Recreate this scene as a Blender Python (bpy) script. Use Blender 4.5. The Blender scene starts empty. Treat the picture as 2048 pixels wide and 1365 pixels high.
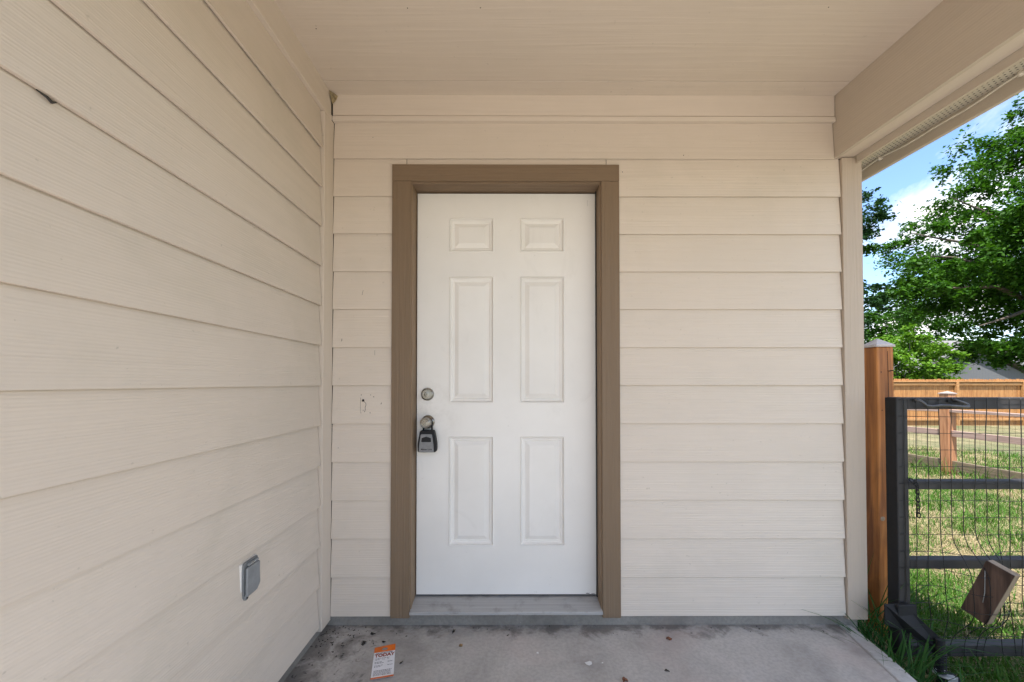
import bpy, bmesh, math, random
from mathutils import Vector, Matrix, noise as mnoise
R = math.radians
sc = bpy.context.scene
COL = sc.collection

# ------------------------------------------------------------------ camera
cd = bpy.data.cameras.new('camera'); cam = bpy.data.objects.new('camera', cd); COL.objects.link(cam)
cam.location = (0, -1.94, 1.164)
cam.rotation_euler = (math.pi / 2 + 0.016, 0, -0.0028)
cd.sensor_width = 36; cd.lens = 14.0625
cd.shift_x = 0.0033; cd.shift_y = 0.0345
cd.clip_start = 0.02; cd.clip_end = 2000
sc.camera = cam

# ------------------------------------------------------------------ sun, sky
SUN = Vector((-0.20, -0.33, 0.92)).normalized()
w = bpy.data.worlds.new('World'); sc.world = w; w.use_nodes = True
nt = w.node_tree; nt.nodes.clear()
def wn(t, **k):
    n = nt.nodes.new(t)
    for a, b in k.items(): setattr(n, a, b)
    return n
sky = wn('ShaderNodeTexSky', sky_type='NISHITA', sun_disc=False)
sky.sun_elevation = math.asin(SUN.z); sky.sun_rotation = math.atan2(SUN.x, SUN.y)
sky.air_density = 1.0; sky.dust_density = 0.15; sky.ozone_density = 4.5; sky.altitude = 600
tc = wn('ShaderNodeTexCoord'); sep = wn('ShaderNodeSeparateXYZ'); nt.links.new(tc.outputs['Generated'], sep.inputs[0])
zc = wn('ShaderNodeMath', operation='MAXIMUM'); zc.inputs[1].default_value = 0.0; nt.links.new(sep.outputs['Z'], zc.inputs[0])
za = wn('ShaderNodeMath', operation='ADD'); za.inputs[1].default_value = 0.6; nt.links.new(zc.outputs[0], za.inputs[0])
dv = wn('ShaderNodeVectorMath', operation='DIVIDE')
cmb = wn('ShaderNodeCombineXYZ')
for i in range(3): nt.links.new(za.outputs[0], cmb.inputs[i])
nt.links.new(tc.outputs['Generated'], dv.inputs[0]); nt.links.new(cmb.outputs[0], dv.inputs[1])
n1 = wn('ShaderNodeTexNoise'); n1.inputs['Scale'].default_value = 3.3; n1.inputs['Detail'].default_value = 9; n1.inputs['Roughness'].default_value = 0.56
n1.inputs['Distortion'].default_value = 0.25
mp = wn('ShaderNodeMapping'); mp.inputs['Location'].default_value = (4.3, 0.0, 0.0)
nt.links.new(dv.outputs[0], mp.inputs[0]); nt.links.new(mp.outputs[0], n1.inputs['Vector'])
cr = wn('ShaderNodeValToRGB'); cr.color_ramp.elements[0].position = 0.46; cr.color_ramp.elements[1].position = 0.61
nt.links.new(n1.outputs[0], cr.inputs[0])
n2 = wn('ShaderNodeTexNoise'); n2.inputs['Scale'].default_value = 5.5; n2.inputs['Detail'].default_value = 6
nt.links.new(mp.outputs[0], n2.inputs['Vector'])
cr2 = wn('ShaderNodeValToRGB')
cr2.color_ramp.elements[0].position = 0.3; cr2.color_ramp.elements[0].color = (3.4, 3.4, 3.45, 1)
cr2.color_ramp.elements[1].position = 0.62; cr2.color_ramp.elements[1].color = (6.9, 6.7, 6.4, 1)
nt.links.new(n2.outputs[0], cr2.inputs[0])
mx = wn('ShaderNodeMix', data_type='RGBA')
nt.links.new(cr.outputs[0], mx.inputs[0]); nt.links.new(sky.outputs[0], mx.inputs[6]); nt.links.new(cr2.outputs[0], mx.inputs[7])
bg = wn('ShaderNodeBackground'); bg.inputs[1].default_value = 0.12
wo = wn('ShaderNodeOutputWorld'); nt.links.new(mx.outputs[2], bg.inputs[0]); nt.links.new(bg.outputs[0], wo.inputs[0])

sl = bpy.data.lights.new('sun', 'SUN'); sl.energy = 4.0; sl.angle = R(0.53); sl.color = (1.0, 0.945, 0.875)
so = bpy.data.objects.new('sun', sl); COL.objects.link(so); so.rotation_euler = SUN.to_track_quat('Z', 'Y').to_euler()
vs = sc.view_settings
vs.view_transform = 'Standard'; vs.look = 'None'; vs.gamma = 1; vs.exposure = 1.6; vs.use_curve_mapping = False
sc.cycles.max_bounces = 7; sc.cycles.diffuse_bounces = 5; sc.cycles.transmission_bounces = 3; sc.cycles.glossy_bounces = 3; sc.cycles.transparent_max_bounces = 4
sc.cycles.use_denoising = True; sc.cycles.use_adaptive_sampling = True; sc.cycles.adaptive_threshold = 0.02

# ------------------------------------------------------------------ materials
class NT:
    def __init__(s, name):
        s.m = bpy.data.materials.new(name); s.m.use_nodes = True
        s.t = s.m.node_tree; s.b = s.t.nodes['Principled BSDF']
    def n(s, typ, **k):
        nd = s.t.nodes.new(typ)
        for a, b in k.items():
            if a.startswith('_'): nd.inputs[a[1:]].default_value = b
            else: setattr(nd, a, b)
        return nd
    def l(s, a, b): s.t.links.new(a, b)
    def coord(s, scale=(1, 1, 1), kind='Object', rnd=True):
        c = s.n('ShaderNodeTexCoord'); out = c.outputs[kind]
        if rnd:
            oi = s.n('ShaderNodeObjectInfo'); mu = s.n('ShaderNodeMath', operation='MULTIPLY'); mu.inputs[1].default_value = 37.0
            s.l(oi.outputs['Random'], mu.inputs[0])
            ad = s.n('ShaderNodeVectorMath', operation='ADD'); s.l(out, ad.inputs[0]); s.l(mu.outputs[0], ad.inputs[1]); out = ad.outputs[0]
        mpn = s.n('ShaderNodeMapping'); mpn.inputs['Scale'].default_value = scale; s.l(out, mpn.inputs[0])
        return mpn.outputs[0]
    def noise(s, vec, scale=1, detail=4, rough=0.5, dist=0.0):
        x = s.n('ShaderNodeTexNoise'); x.inputs['Scale'].default_value = scale; x.inputs['Detail'].default_value = detail
        x.inputs['Roughness'].default_value = rough; x.inputs['Distortion'].default_value = dist
        s.l(vec, x.inputs['Vector']); return x.outputs[0]
    def ramp(s, fac, *stops):
        r = s.n('ShaderNodeValToRGB'); e = r.color_ramp.elements
        while len(e) < len(stops): e.new(0.5)
        for i, (p, c) in enumerate(stops):
            e[i].position = p; e[i].color = (c if len(c) == 4 else (*c, 1)) if hasattr(c, '__len__') else (c, c, c, 1)
        s.l(fac, r.inputs[0]); return r.outputs[0]
    def mix(s, fac, a, b, mode='MIX'):
        x = s.n('ShaderNodeMix', data_type='RGBA', blend_type=mode)
        for sock, v in ((0, fac), (6, a), (7, b)):
            if hasattr(v, 'is_linked') or hasattr(v, 'links'): s.l(v, x.inputs[sock])
            elif sock == 0: x.inputs[0].default_value = v
            else: x.inputs[sock].default_value = (*v, 1) if len(v) == 3 else v
        return x.outputs[2]
    def math(s, op, a, b=0.0):
        x = s.n('ShaderNodeMath', operation=op)
        for i, v in enumerate((a, b)):
            if hasattr(v, 'links'): s.l(v, x.inputs[i])
            else: x.inputs[i].default_value = v
        return x.outputs[0]
    def bump(s, h, strength=0.3, dist=0.002, prev=None):
        x = s.n('ShaderNodeBump'); x.inputs['Strength'].default_value = strength; x.inputs['Distance'].default_value = dist
        s.l(h, x.inputs['Height'])
        if prev is not None: s.l(prev, x.inputs['Normal'])
        s.l(x.outputs[0], s.b.inputs['Normal']); return x.outputs[0]
    def col(s, c):
        if hasattr(c, 'links'): s.l(c, s.b.inputs['Base Color'])
        else: s.b.inputs['Base Color'].default_value = (*c, 1)
    def rough(s, v):
        if hasattr(v, 'links'): s.l(v, s.b.inputs['Roughness'])
        else: s.b.inputs['Roughness'].default_value = v

def plain(name, c, rough=0.6, metal=0.0, var=0.12, scale=30):
    m = NT(name); v = m.noise(m.coord((scale,) * 3), 1, 4)
    m.col(m.ramp(v, (0.3, tuple(x * (1 - var) for x in c)), (0.7, tuple(min(1, x * (1 + var)) for x in c))))
    m.rough(rough); m.b.inputs['Metallic'].default_value = metal
    return m.m

PAINT = (0.67, 0.588, 0.505)
def painted_board(name, axis, base=PAINT, amp=1.0, stain=0.0, cross=90.0, rough=0.62):
    """embossed wood-grain fibre cement, grain along axis"""
    m = NT(name)
    def sc3(al, crs): return tuple(al if i == axis else crs for i in range(3))
    v1 = m.noise(m.coord(sc3(1.6, cross)), 1, 5, 0.6, 1.2)
    v2 = m.noise(m.coord(sc3(0.7, cross * 0.28)), 1, 3, 0.5, 2.2)
    wv = m.n('ShaderNodeTexWave', wave_type='BANDS', bands_direction='Z' if axis != 2 else 'X')
    wv.inputs['Scale'].default_value = 1.0; wv.inputs['Distortion'].default_value = 5.0; wv.inputs['Detail'].default_value = 3; wv.inputs['Detail Scale'].default_value = 0.7
    m.l(m.coord(sc3(0.9, cross * 0.45)), wv.inputs['Vector'])
    g = m.math('MULTIPLY', m.math('ADD', v1, m.math('MULTIPLY', wv.outputs['Fac'], 0.35)), m.ramp(v2, (0.3, 0.35), (0.65, 1.0)))
    big = m.noise(m.coord((1.7, 1.7, 1.7), kind='Object', rnd=True), 1, 5, 0.6)
    c = m.ramp(g, (0.18, tuple(x * (1 - 0.10 * amp) for x in base)), (0.55, base))
    c = m.mix(m.ramp(big, (0.38, 0.0), (0.72, 1.0)), c, tuple(x * 0.93 for x in base))
    if stain:
        gm = m.n('ShaderNodeNewGeometry')
        mpn = m.n('ShaderNodeMapping'); mpn.inputs['Scale'].default_value = (1.6, 1.6, 1.9); m.l(gm.outputs['Position'], mpn.inputs[0])
        s1 = m.noise(mpn.outputs[0], 1.3, 6, 0.62, 0.6)
        f = m.ramp(s1, (0.5, 0.0), (0.70, stain))
        c = m.mix(f, c, (0.33, 0.32, 0.24))
        sp = m.noise(mpn.outputs[0], 34, 2, 0.5)
        c = m.mix(m.ramp(sp, (0.72, 0.0), (0.78, 0.35)), c, (0.25, 0.22, 0.17))
    oi = m.n('ShaderNodeObjectInfo'); c = m.mix(m.ramp(oi.outputs['Random'], (0.0, 0.0), (1.0, 0.5)), c, (base[0] * 0.93, base[1] * 0.915, base[2] * 0.90))
    m.col(c); m.rough(rough); m.b.inputs['Specular IOR Level'].default_value = 0.35
    m.bump(g, 0.85 * amp, 0.0020)
    return m.m

M = {}
M['siding_x'] = painted_board('siding_paint_back', 0, stain=0.12, amp=0.7)
M['siding_y'] = painted_board('siding_paint_side', 1, stain=0.16, amp=0.62)
M['trim_x'] = painted_board('trim_paint_x', 0, amp=0.6)
M['trim_y'] = painted_board('trim_paint_y', 1, amp=0.6)
M['trim_z'] = painted_board('trim_paint_z', 2, amp=0.5, stain=0.12)
M['ceiling'] = painted_board('ceiling_paint', 0, amp=0.7, cross=75, stain=0.12)
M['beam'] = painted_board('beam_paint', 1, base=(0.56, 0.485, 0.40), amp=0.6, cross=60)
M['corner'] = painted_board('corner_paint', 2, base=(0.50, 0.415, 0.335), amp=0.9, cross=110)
BROWN = (0.215, 0.150, 0.096)
M['brown_z'] = painted_board('brown_trim_upright', 2, base=BROWN, amp=1.5, cross=120)
M['brown_x'] = painted_board('brown_trim_head', 0, base=BROWN, amp=1.4, cross=120)
M['jamb'] = painted_board('jamb_paint', 2, base=(0.27, 0.185, 0.115), amp=1.4, cross=120)
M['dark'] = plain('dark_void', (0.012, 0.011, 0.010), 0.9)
M['rubber'] = plain('black_weatherstrip', (0.015, 0.015, 0.015), 0.6)
M['core'] = plain('shaded_core', (0.035, 0.031, 0.027), 0.95)  # core coloured near-black to put shade into the siding gaps

m = NT('door_paint'); v = m.noise(m.coord((2, 2, 2)), 1, 5, 0.6); big = m.noise(m.coord((0.9, 0.9, 1.6)), 1, 3)
c = m.ramp(v, (0.3, (0.745, 0.715, 0.675)), (0.7, (0.815, 0.785, 0.745)))
sp = m.noise(m.coord((55, 55, 55)), 1, 2); c = m.mix(m.ramp(sp, (0.74, 0.0), (0.79, 0.25)), c, (0.5, 0.47, 0.43))
gm_ = m.n('ShaderNodeNewGeometry'); dd = m.n('ShaderNodeVectorMath', operation='DISTANCE'); m.l(gm_.outputs['Position'], dd.inputs[0]); dd.inputs[1].default_value = (-0.40, 0.075, 1.03)
hand = m.math('MULTIPLY', m.ramp(dd.outputs['Value'], (0.05, 0.28), (0.22, 0.0)), m.ramp(m.noise(m.coord((16, 16, 16)), 1, 5, 0.65), (0.42, 0.0), (0.66, 1.0)))
c = m.mix(hand, c, (0.42, 0.38, 0.33)); smg = m.noise(m.coord((5, 5, 3)), 1, 6, 0.7, 1.0); c = m.mix(m.ramp(smg, (0.60, 0.0), (0.74, 0.16)), c, (0.5, 0.47, 0.43))
m.col(c); m.rough(m.ramp(big, (0.3, 0.38), (0.7, 0.5)))
fine = m.noise(m.coord((140, 140, 26)), 1, 3); m.bump(fine, 0.10, 0.0008)
M['door'] = m.m

m = NT('threshold_metal'); v = m.noise(m.coord((2, 90, 90)), 1, 4, 0.6); d = m.noise(m.coord((14, 14, 14)), 1, 5, 0.65)
c = m.ramp(v, (0.3, (0.36, 0.35, 0.34)), (0.7, (0.46, 0.45, 0.44))); c = m.mix(m.ramp(d, (0.52, 0.0), (0.72, 0.6)), c, (0.20, 0.185, 0.17))
m.col(c); m.rough(0.55); m.b.inputs['Metallic'].default_value = 0.15; m.bump(v, 0.2, 0.0008)
M['threshold'] = m.m

m = NT('satin_nickel'); v = m.noise(m.coord((40, 40, 40)), 1, 3)
m.col(m.ramp(v, (0.3, (0.26, 0.24, 0.215)), (0.7, (0.37, 0.35, 0.315)))); m.b.inputs['Metallic'].default_value = 1.0; m.rough(m.ramp(v, (0.3, 0.22), (0.7, 0.36)))
M['nickel'] = m.m
M['nickel_dark'] = plain('keyway_dark', (0.03, 0.03, 0.03), 0.4, 0.5)

def concrete(name, base, dirt=True):
    m = NT(name)
    gm = m.n('ShaderNodeNewGeometry'); P = gm.outputs['Position']
    def mapped(scale, rot=0.0):
        q = m.n('ShaderNodeMapping'); q.inputs['Scale'].default_value = scale; q.inputs['Rotation'].default_value = (0, 0, rot); m.l(P, q.inputs[0]); return q.outputs[0]
    a = m.noise(mapped((3, 3, 3)), 1, 7, 0.62, 0.4); b = m.noise(mapped((70, 70, 70)), 1, 4, 0.6); br = m.noise(mapped((160, 7, 7), 0.62), 1, 3, 0.6)
    c = m.ramp(a, (0.30, tuple(x * 0.62 for x in base)), (0.5, base), (0.70, tuple(x * 1.18 for x in base)))
    c = m.mix(m.ramp(b, (0.36, 0.32), (0.6, 0.0)), c, tuple(x * 0.55 for x in base))
    pk = m.noise(mapped((1.9, 2.6, 2)), 1, 3, 0.5)
    c = m.mix(m.ramp(pk, (0.55, 0.0), (0.72, 0.30)), c, (base[0] * 1.08, base[1] * 0.88, base[2] * 0.86))
    wsp = m.noise(mapped((26, 26, 26)), 1, 2, 0.5); c = m.mix(m.ramp(wsp, (0.76, 0.0), (0.79, 0.5)), c, (0.62, 0.61, 0.6))
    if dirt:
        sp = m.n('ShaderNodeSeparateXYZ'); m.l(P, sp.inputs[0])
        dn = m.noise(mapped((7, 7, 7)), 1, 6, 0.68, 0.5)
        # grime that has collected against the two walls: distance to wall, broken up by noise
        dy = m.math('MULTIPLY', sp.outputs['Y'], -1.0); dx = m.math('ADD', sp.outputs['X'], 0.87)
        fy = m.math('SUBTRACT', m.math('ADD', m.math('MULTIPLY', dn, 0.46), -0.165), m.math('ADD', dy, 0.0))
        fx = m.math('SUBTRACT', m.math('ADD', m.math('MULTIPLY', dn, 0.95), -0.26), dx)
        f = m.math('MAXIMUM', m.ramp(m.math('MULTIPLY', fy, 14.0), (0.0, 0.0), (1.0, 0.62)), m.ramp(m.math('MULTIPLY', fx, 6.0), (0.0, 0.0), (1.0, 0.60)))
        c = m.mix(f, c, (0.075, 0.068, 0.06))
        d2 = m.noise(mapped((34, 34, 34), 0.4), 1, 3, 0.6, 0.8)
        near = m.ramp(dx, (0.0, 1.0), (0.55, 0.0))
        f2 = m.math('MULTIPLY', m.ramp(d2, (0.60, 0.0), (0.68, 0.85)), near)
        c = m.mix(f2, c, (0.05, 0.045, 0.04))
    m.col(c); m.rough(0.85); m.b.inputs['Specular IOR Level'].default_value = 0.25
    h = m.math('ADD', m.math('MULTIPLY', br, 0.7), m.math('MULTIPLY', b, 0.6)); m.bump(h, 0.5, 0.0022)
    return m.m
M['concrete'] = concrete('porch_concrete', (0.455, 0.428, 0.398))
M['concrete_edge'] = concrete('tooled_concrete', (0.50, 0.485, 0.465), False)
M['concrete_bounce'] = concrete('bounce_concrete', (0.50, 0.455, 0.39), False)

def cedar(name, base, dark, axis=2, amp=1.0, cross=28, along=1.1, rough=0.7):
    m = NT(name)
    def sc3(al, crs): return tuple(al if i == axis else crs for i in range(3))
    g = m.noise(m.coord(sc3(along, cross)), 1, 5, 0.6, 1.6); fine = m.noise(m.coord(sc3(along * 3, cross * 6)), 1, 3, 0.6)
    k = m.noise(m.coord(sc3(2.2, 3.5)), 1, 3, 0.5, 1.0)
    c = m.ramp(g, (0.36, dark), (0.60, base)); c = m.mix(m.ramp(k, (0.55, 0.0), (0.72, 0.8)), c, tuple(x * 0.55 for x in dark))
    c = m.mix(m.ramp(fine, (0.35, 0.35), (0.6, 0.0)), c, tuple(x * 0.7 for x in dark))
    oi = m.n('ShaderNodeObjectInfo')
    c = m.mix(m.ramp(oi.outputs['Random'], (0.0, 0.0), (1.0, 0.35)), c, tuple(min(1, x * 0.72) for x in base))
    m.col(c); m.rough(rough); m.bump(m.math('ADD', g, m.math('MULTIPLY', fine, 0.5)), 0.4, 0.003)
    return m.m
M['post'] = cedar('stained_post', (0.60, 0.225, 0.050), (0.17, 0.045, 0.010), rough=0.55, cross=13, along=0.8)
M['post_cap'] = cedar('weathered_cap', (0.36, 0.30, 0.275), (0.25, 0.19, 0.165), 0)
M['gate_cap'] = cedar('sunlit_cap', (0.66, 0.60, 0.585), (0.50, 0.44, 0.42), 0)  # paler tone stands in for sun that misses this cap
M['picket'] = cedar('cedar_picket', (0.45, 0.225, 0.078), (0.28, 0.12, 0.036), 2, cross=16)
M['rail'] = cedar('cedar_rail', (0.47, 0.255, 0.10), (0.32, 0.155, 0.055), 0, cross=20)
M['rail_grey'] = cedar('weathered_rail', (0.42, 0.305, 0.265), (0.27, 0.18, 0.15), 1, cross=30)
M['rail_dark'] = cedar('weathered_kickboard', (0.21, 0.165, 0.11), (0.11, 0.085, 0.055), 1, cross=30)
M['rail_post'] = cedar('rail_fence_post', (0.44, 0.22, 0.11), (0.27, 0.115, 0.05), 2)
M['block'] = cedar('old_block_shaded', (0.16, 0.095, 0.066), (0.040, 0.021, 0.014), 2, cross=22, along=2.2)  # dark copy of the block wood, painting shade on its left face
M['block_edge'] = cedar('old_block_lit', (0.36, 0.28, 0.20), (0.24, 0.17, 0.115), 2, cross=30)  # lighter copy of the block wood for its lit sides
M['gate'] = plain('charcoal_gate_paint', (0.024, 0.022, 0.023), 0.6, 0.0, 0.25, 18)
M['gate_black'] = plain('black_metal', (0.008, 0.008, 0.009), 0.75, 0.0, 0.3, 30)
M['wire'] = plain('dark_wire', (0.014, 0.013, 0.013), 0.5, 0.2, 0.3, 20)
M['rust_wire'] = plain('rusty_wire', (0.10, 0.060, 0.042), 0.7, 0.3, 0.35, 20)
M['zinc'] = plain('zinc_plate', (0.42, 0.42, 0.41), 0.5, 0.4, 0.2, 30)

def leafmat(name, a, b, trans=0.35):
    m = NT(name); m.t.nodes.remove(m.b)
    gm = m.n('ShaderNodeNewGeometry'); c = m.ramp(gm.outputs['Random Per Island'], (0.0, a), (1.0, b))
    d = m.n('ShaderNodeBsdfPrincipled'); d.inputs['Roughness'].default_value = 0.6; d.inputs['Specular IOR Level'].default_value = 0.18; m.l(c, d.inputs['Base Color'])
    t = m.n('ShaderNodeBsdfTranslucent'); br = m.mix(1.0, c, (1.25, 1.35, 0.6), 'MULTIPLY'); m.l(br, t.inputs['Color'])
    x = m.n('ShaderNodeMixShader'); x.inputs[0].default_value = trans; m.l(d.outputs[0], x.inputs[1]); m.l(t.outputs[0], x.inputs[2])
    o = m.t.nodes['Material Output']; m.l(x.outputs[0], o.inputs[0])
    return m.m
M['leaf_main'] = leafmat('leaf_green', (0.016, 0.062, 0.005), (0.055, 0.145, 0.012), 0.32)
M['leaf_dark'] = leafmat('leaf_dark', (0.010, 0.036, 0.011), (0.026, 0.072, 0.020), 0.2)
M['leaf_bright'] = leafmat('leaf_bright', (0.060, 0.16, 0.010), (0.13, 0.25, 0.025))
M['grass_green'] = leafmat('grass_green', (0.030, 0.095, 0.010), (0.085, 0.18, 0.024), 0.3)
M['grass_deep'] = leafmat('grass_deep', (0.020, 0.075, 0.018), (0.055, 0.14, 0.035), 0.3)
M['grass_straw'] = leafmat('grass_straw', (0.22, 0.17, 0.085), (0.46, 0.38, 0.23), 0.15)
m = NT('bark'); v = m.noise(m.coord((9, 9, 2)), 1, 6, 0.65, 0.8); m.col(m.ramp(v, (0.3, (0.045, 0.036, 0.028)), (0.7, (0.15, 0.125, 0.10)))); m.rough(0.9); m.bump(v, 0.8, 0.03)
M['bark'] = m.m

m = NT('lawn_ground'); gm = m.n('ShaderNodeNewGeometry'); P = gm.outputs['Position']
a = m.noise(P, 0.55, 6, 0.6); b = m.noise(P, 7.0, 6, 0.7); cc = m.noise(P, 45.0, 4, 0.7)
mm = m.math('ADD', m.math('MULTIPLY', a, 0.55), m.math('MULTIPLY', b, 0.45))
c = m.ramp(mm, (0.40, (0.050, 0.085, 0.018)), (0.50, (0.14, 0.135, 0.058)), (0.60, (0.29, 0.24, 0.13)))
c = m.mix(m.ramp(cc, (0.35, 0.75), (0.6, 0.0)), c, (0.10, 0.085, 0.05)); m.col(c); m.rough(0.95); m.bump(cc, 0.7, 0.02)
M['ground'] = m.m

# ------------------------------------------------------------------ mesh helpers
class MB:
    def __init__(s): s.v = []; s.f = []; s.mi = []
    def add(s, vs, fs, mi=0):
        o = len(s.v); s.v += [tuple(x) for x in vs]; s.f += [tuple(i + o for i in q) for q in fs]; s.mi += [mi] * len(fs); return s
    def box(s, x0, x1, y0, y1, z0, z1, mi=0):
        return s.add([(x0, y0, z0), (x1, y0, z0), (x1, y1, z0), (x0, y1, z0), (x0, y0, z1), (x1, y0, z1), (x1, y1, z1), (x0, y1, z1)],
                     [(3, 2, 1, 0), (4, 5, 6, 7), (0, 1, 5, 4), (1, 2, 6, 5), (2, 3, 7, 6), (3, 0, 4, 7)], mi)
    def prism(s, poly, fn, mi=0):
        """poly: list of 2D points, fn(p, t) -> 3D point for t = 0, 1"""
        n = len(poly); vs = [fn(p, 0) for p in poly] + [fn(p, 1) for p in poly]
        fs = [tuple(range(n))[::-1], tuple(range(n, 2 * n))] + [(i, (i + 1) % n, n + (i + 1) % n, n + i) for i in range(n)]
        return s.add(vs, fs, mi)
    def tube(s, pts, r, n=6, mi=0, cap=True):
        pts = [Vector(p) for p in pts]; rr = r if hasattr(r, '__len__') else [r] * len(pts)
        o = len(s.v); up = None
        for i, p in enumerate(pts):
            t = (pts[min(i + 1, len(pts) - 1)] - pts[max(i - 1, 0)]).normalized()
            if up is None: up = t.orthogonal().normalized()
            up = (up - t * up.dot(t));  up = up.normalized() if up.length > 1e-6 else t.orthogonal().normalized()
            bi = t.cross(up)
            for k in range(n):
                a = 2 * math.pi * k / n; s.v.append(tuple(p + (up * math.cos(a) + bi * math.sin(a)) * rr[i]))
        for i in range(len(pts) - 1):
            for k in range(n):
                s.f.append((o + i * n + k, o + i * n + (k + 1) % n, o + (i + 1) * n + (k + 1) % n, o + (i + 1) * n + k)); s.mi.append(mi)
        if cap:
            s.f.append(tuple(o + k for k in range(n))[::-1]); s.mi.append(mi); e = o + (len(pts) - 1) * n
            s.f.append(tuple(e + k for k in range(n))); s.mi.append(mi)
        return s
    def lathe(s, prof, n, M4, mi=0):
        """prof: (radius, height) pairs round local z, placed by matrix"""
        o = len(s.v)
        for r_, h in prof:
            for k in range(n):
                a = 2 * math.pi * k / n; s.v.append(tuple(M4 @ Vector((r_ * math.cos(a), r_ * math.sin(a), h))))
        for i in range(len(prof) - 1):
            for k in range(n):
                s.f.append((o + i * n + k, o + i * n + (k + 1) % n, o + (i + 1) * n + (k + 1) % n, o + (i + 1) * n + k)); s.mi.append(mi)
        s.f.append(tuple(o + k for k in range(n))[::-1]); s.mi.append(mi); e = o + (len(prof) - 1) * n
        s.f.append(tuple(e + k for k in range(n))); s.mi.append(mi)
        return s
    def mesh(s, name, mats, base=(0, 0, 0), bevel=0, smooth=False, fix=True, xf=None):
        me = bpy.data.meshes.new(name); bx, by, bz = base
        vv = [tuple(xf @ Vector(v)) for v in s.v] if xf is not None else s.v
        me.from_pydata([(x - bx, y - by, z - bz) for x, y, z in vv], [], s.f)
        for q in (mats if isinstance(mats, (list, tuple)) else [mats]): me.materials.append(M[q] if isinstance(q, str) else q)
        if any(s.mi): me.polygons.foreach_set('material_index', s.mi)
        if bevel or fix:
            bm = bmesh.new(); bm.from_mesh(me)
            if fix: bmesh.ops.recalc_face_normals(bm, faces=bm.faces)
            if bevel:
                ed = [e for e in bm.edges if len(e.link_faces) == 2 and e.calc_face_angle(0) > 0.6]
                bmesh.ops.bevel(bm, geom=ed, offset=bevel, segments=1, affect='EDGES', clamp_overlap=True)
            bm.to_mesh(me); bm.free()
        if smooth: me.polygons.foreach_set('use_smooth', [True] * len(me.polygons))
        me.update(); return me

WB = {}   # world base of every empty / parent, so that parts can be given in place coordinates
def tag(o, label=None, cat=None, group=None, kind=None):
    if label: o['label'] = label
    if cat: o['category'] = cat
    if group: o['group'] = group
    if kind: o['kind'] = kind
    return o
def thing(name, base, label, cat, group=None):
    o = bpy.data.objects.new(name, None); COL.objects.link(o); o.location = base; o.empty_display_size = 0.1; WB[o.name] = Vector(base)
    return tag(o, label, cat, group)
def put(name, me, parent=None, loc=(0, 0, 0)):
    o = bpy.data.objects.new(name, me); COL.objects.link(o); o.location = loc
    if parent is not None: o.parent = parent; WB[o.name] = WB[parent.name] + Vector(loc)
    else: WB[o.name] = Vector(loc)
    return o
def part(name, mb, mats, parent, center=False, **k):
    """mesh given in place coordinates, hung under its thing. center: own origin at the piece's middle"""
    pb = WB[parent.name]
    if center:
        n = len(mb.v); c = Vector((sum(v[0] for v in mb.v) / n, sum(v[1] for v in mb.v) / n, sum(v[2] for v in mb.v) / n))
        return put(name, mb.mesh(name, mats, c, **k), parent, c - pb)
    return put(name, mb.mesh(name, mats, pb, **k), parent)
def solo(name, mb, mats, base, label, cat, group=None, **k):
    o = put(name, mb.mesh(name, mats, base, **k), None, base); return tag(o, label, cat, group)
def struct(name, mb, mats, **k):
    o = put(name, mb.mesh(name, mats, **k)); o['kind'] = 'structure'; return o
def box(*a): return MB().box(*a)
rnd = random.Random(7)

# ------------------------------------------------------------------ ground
def gz(x, y): return -0.17 - 0.025 * max(0.0, y - 4.0)
def glawn(x, y): return gz(x, y) + (mnoise.noise((x * 0.9, y * 0.9, 3.1)) * 0.015 + mnoise.noise((x * 5, y * 5, 1.7)) * 0.008 if abs(x) < 20 and abs(y) < 20 else 0)
def lattice(lim, stepf):
    out = []; v = -lim[0]
    return out
xs = [-400, -120, -50, -25, -12, -6, -3, -1, 0.5, 1.2] + [1.6 + 0.2 * i for i in range(44)] + [11, 13, 16, 20, 26, 35, 50, 90, 180, 400]
ys = [-400, -120, -50, -25, -12, -8, -5, -3.5, -2, -1] + [-0.8 + 0.2 * i for i in range(50)] + [10, 12, 14, 17, 22, 30, 45, 80, 160, 400]
g = MB(); g.v = [(x, y, glawn(x, y) if y < 45 else gz(x, 45)) for y in ys for x in xs]
nx = len(xs)
g.f = [(j * nx + i, j * nx + i + 1, (j + 1) * nx + i + 1, (j + 1) * nx + i) for j in range(len(ys) - 1) for i in range(nx - 1)]; g.mi = [0] * len(g.f)
struct('ground', g, 'ground', smooth=True)

# porch slab: a panel, a tooled edge band and the stem wall under the siding
slab = MB().add([(-0.90, 0.05, 0), (1.60, 0.05, 0), (1.548, -0.23, 0), (1.50, -0.50, 0), (1.48, -3.4, 0), (-0.90, -3.4, 0)] +
                [(-0.90, 0.05, -0.25), (1.60, 0.05, -0.25), (1.548, -0.23, -0.25), (1.50, -0.50, -0.25), (1.48, -3.4, -0.25), (-0.90, -3.4, -0.25)],
                [(0, 1, 2, 3, 4, 5), (6, 7, 8, 9, 10, 11)] + [(i, (i + 1) % 6, 6 + (i + 1) % 6, 6 + i) for i in range(6)])
porch = struct('porch_floor', slab, 'concrete', bevel=0.004)
eb = MB()
pl = [(1.6045, 0.05), (1.5525, -0.23), (1.5045, -0.50), (1.4845, -3.4)]; pr = [(1.665, 0.05), (1.632, -0.23), (1.60, -0.40), (1.575, -3.4)]
vs_ = [(x, y, -0.002) for x, y in pl] + [(x, y, -0.005) for x, y in pr] + [(x, y, -0.25) for x, y in pl] + [(x, y, -0.25) for x, y in pr]
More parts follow.
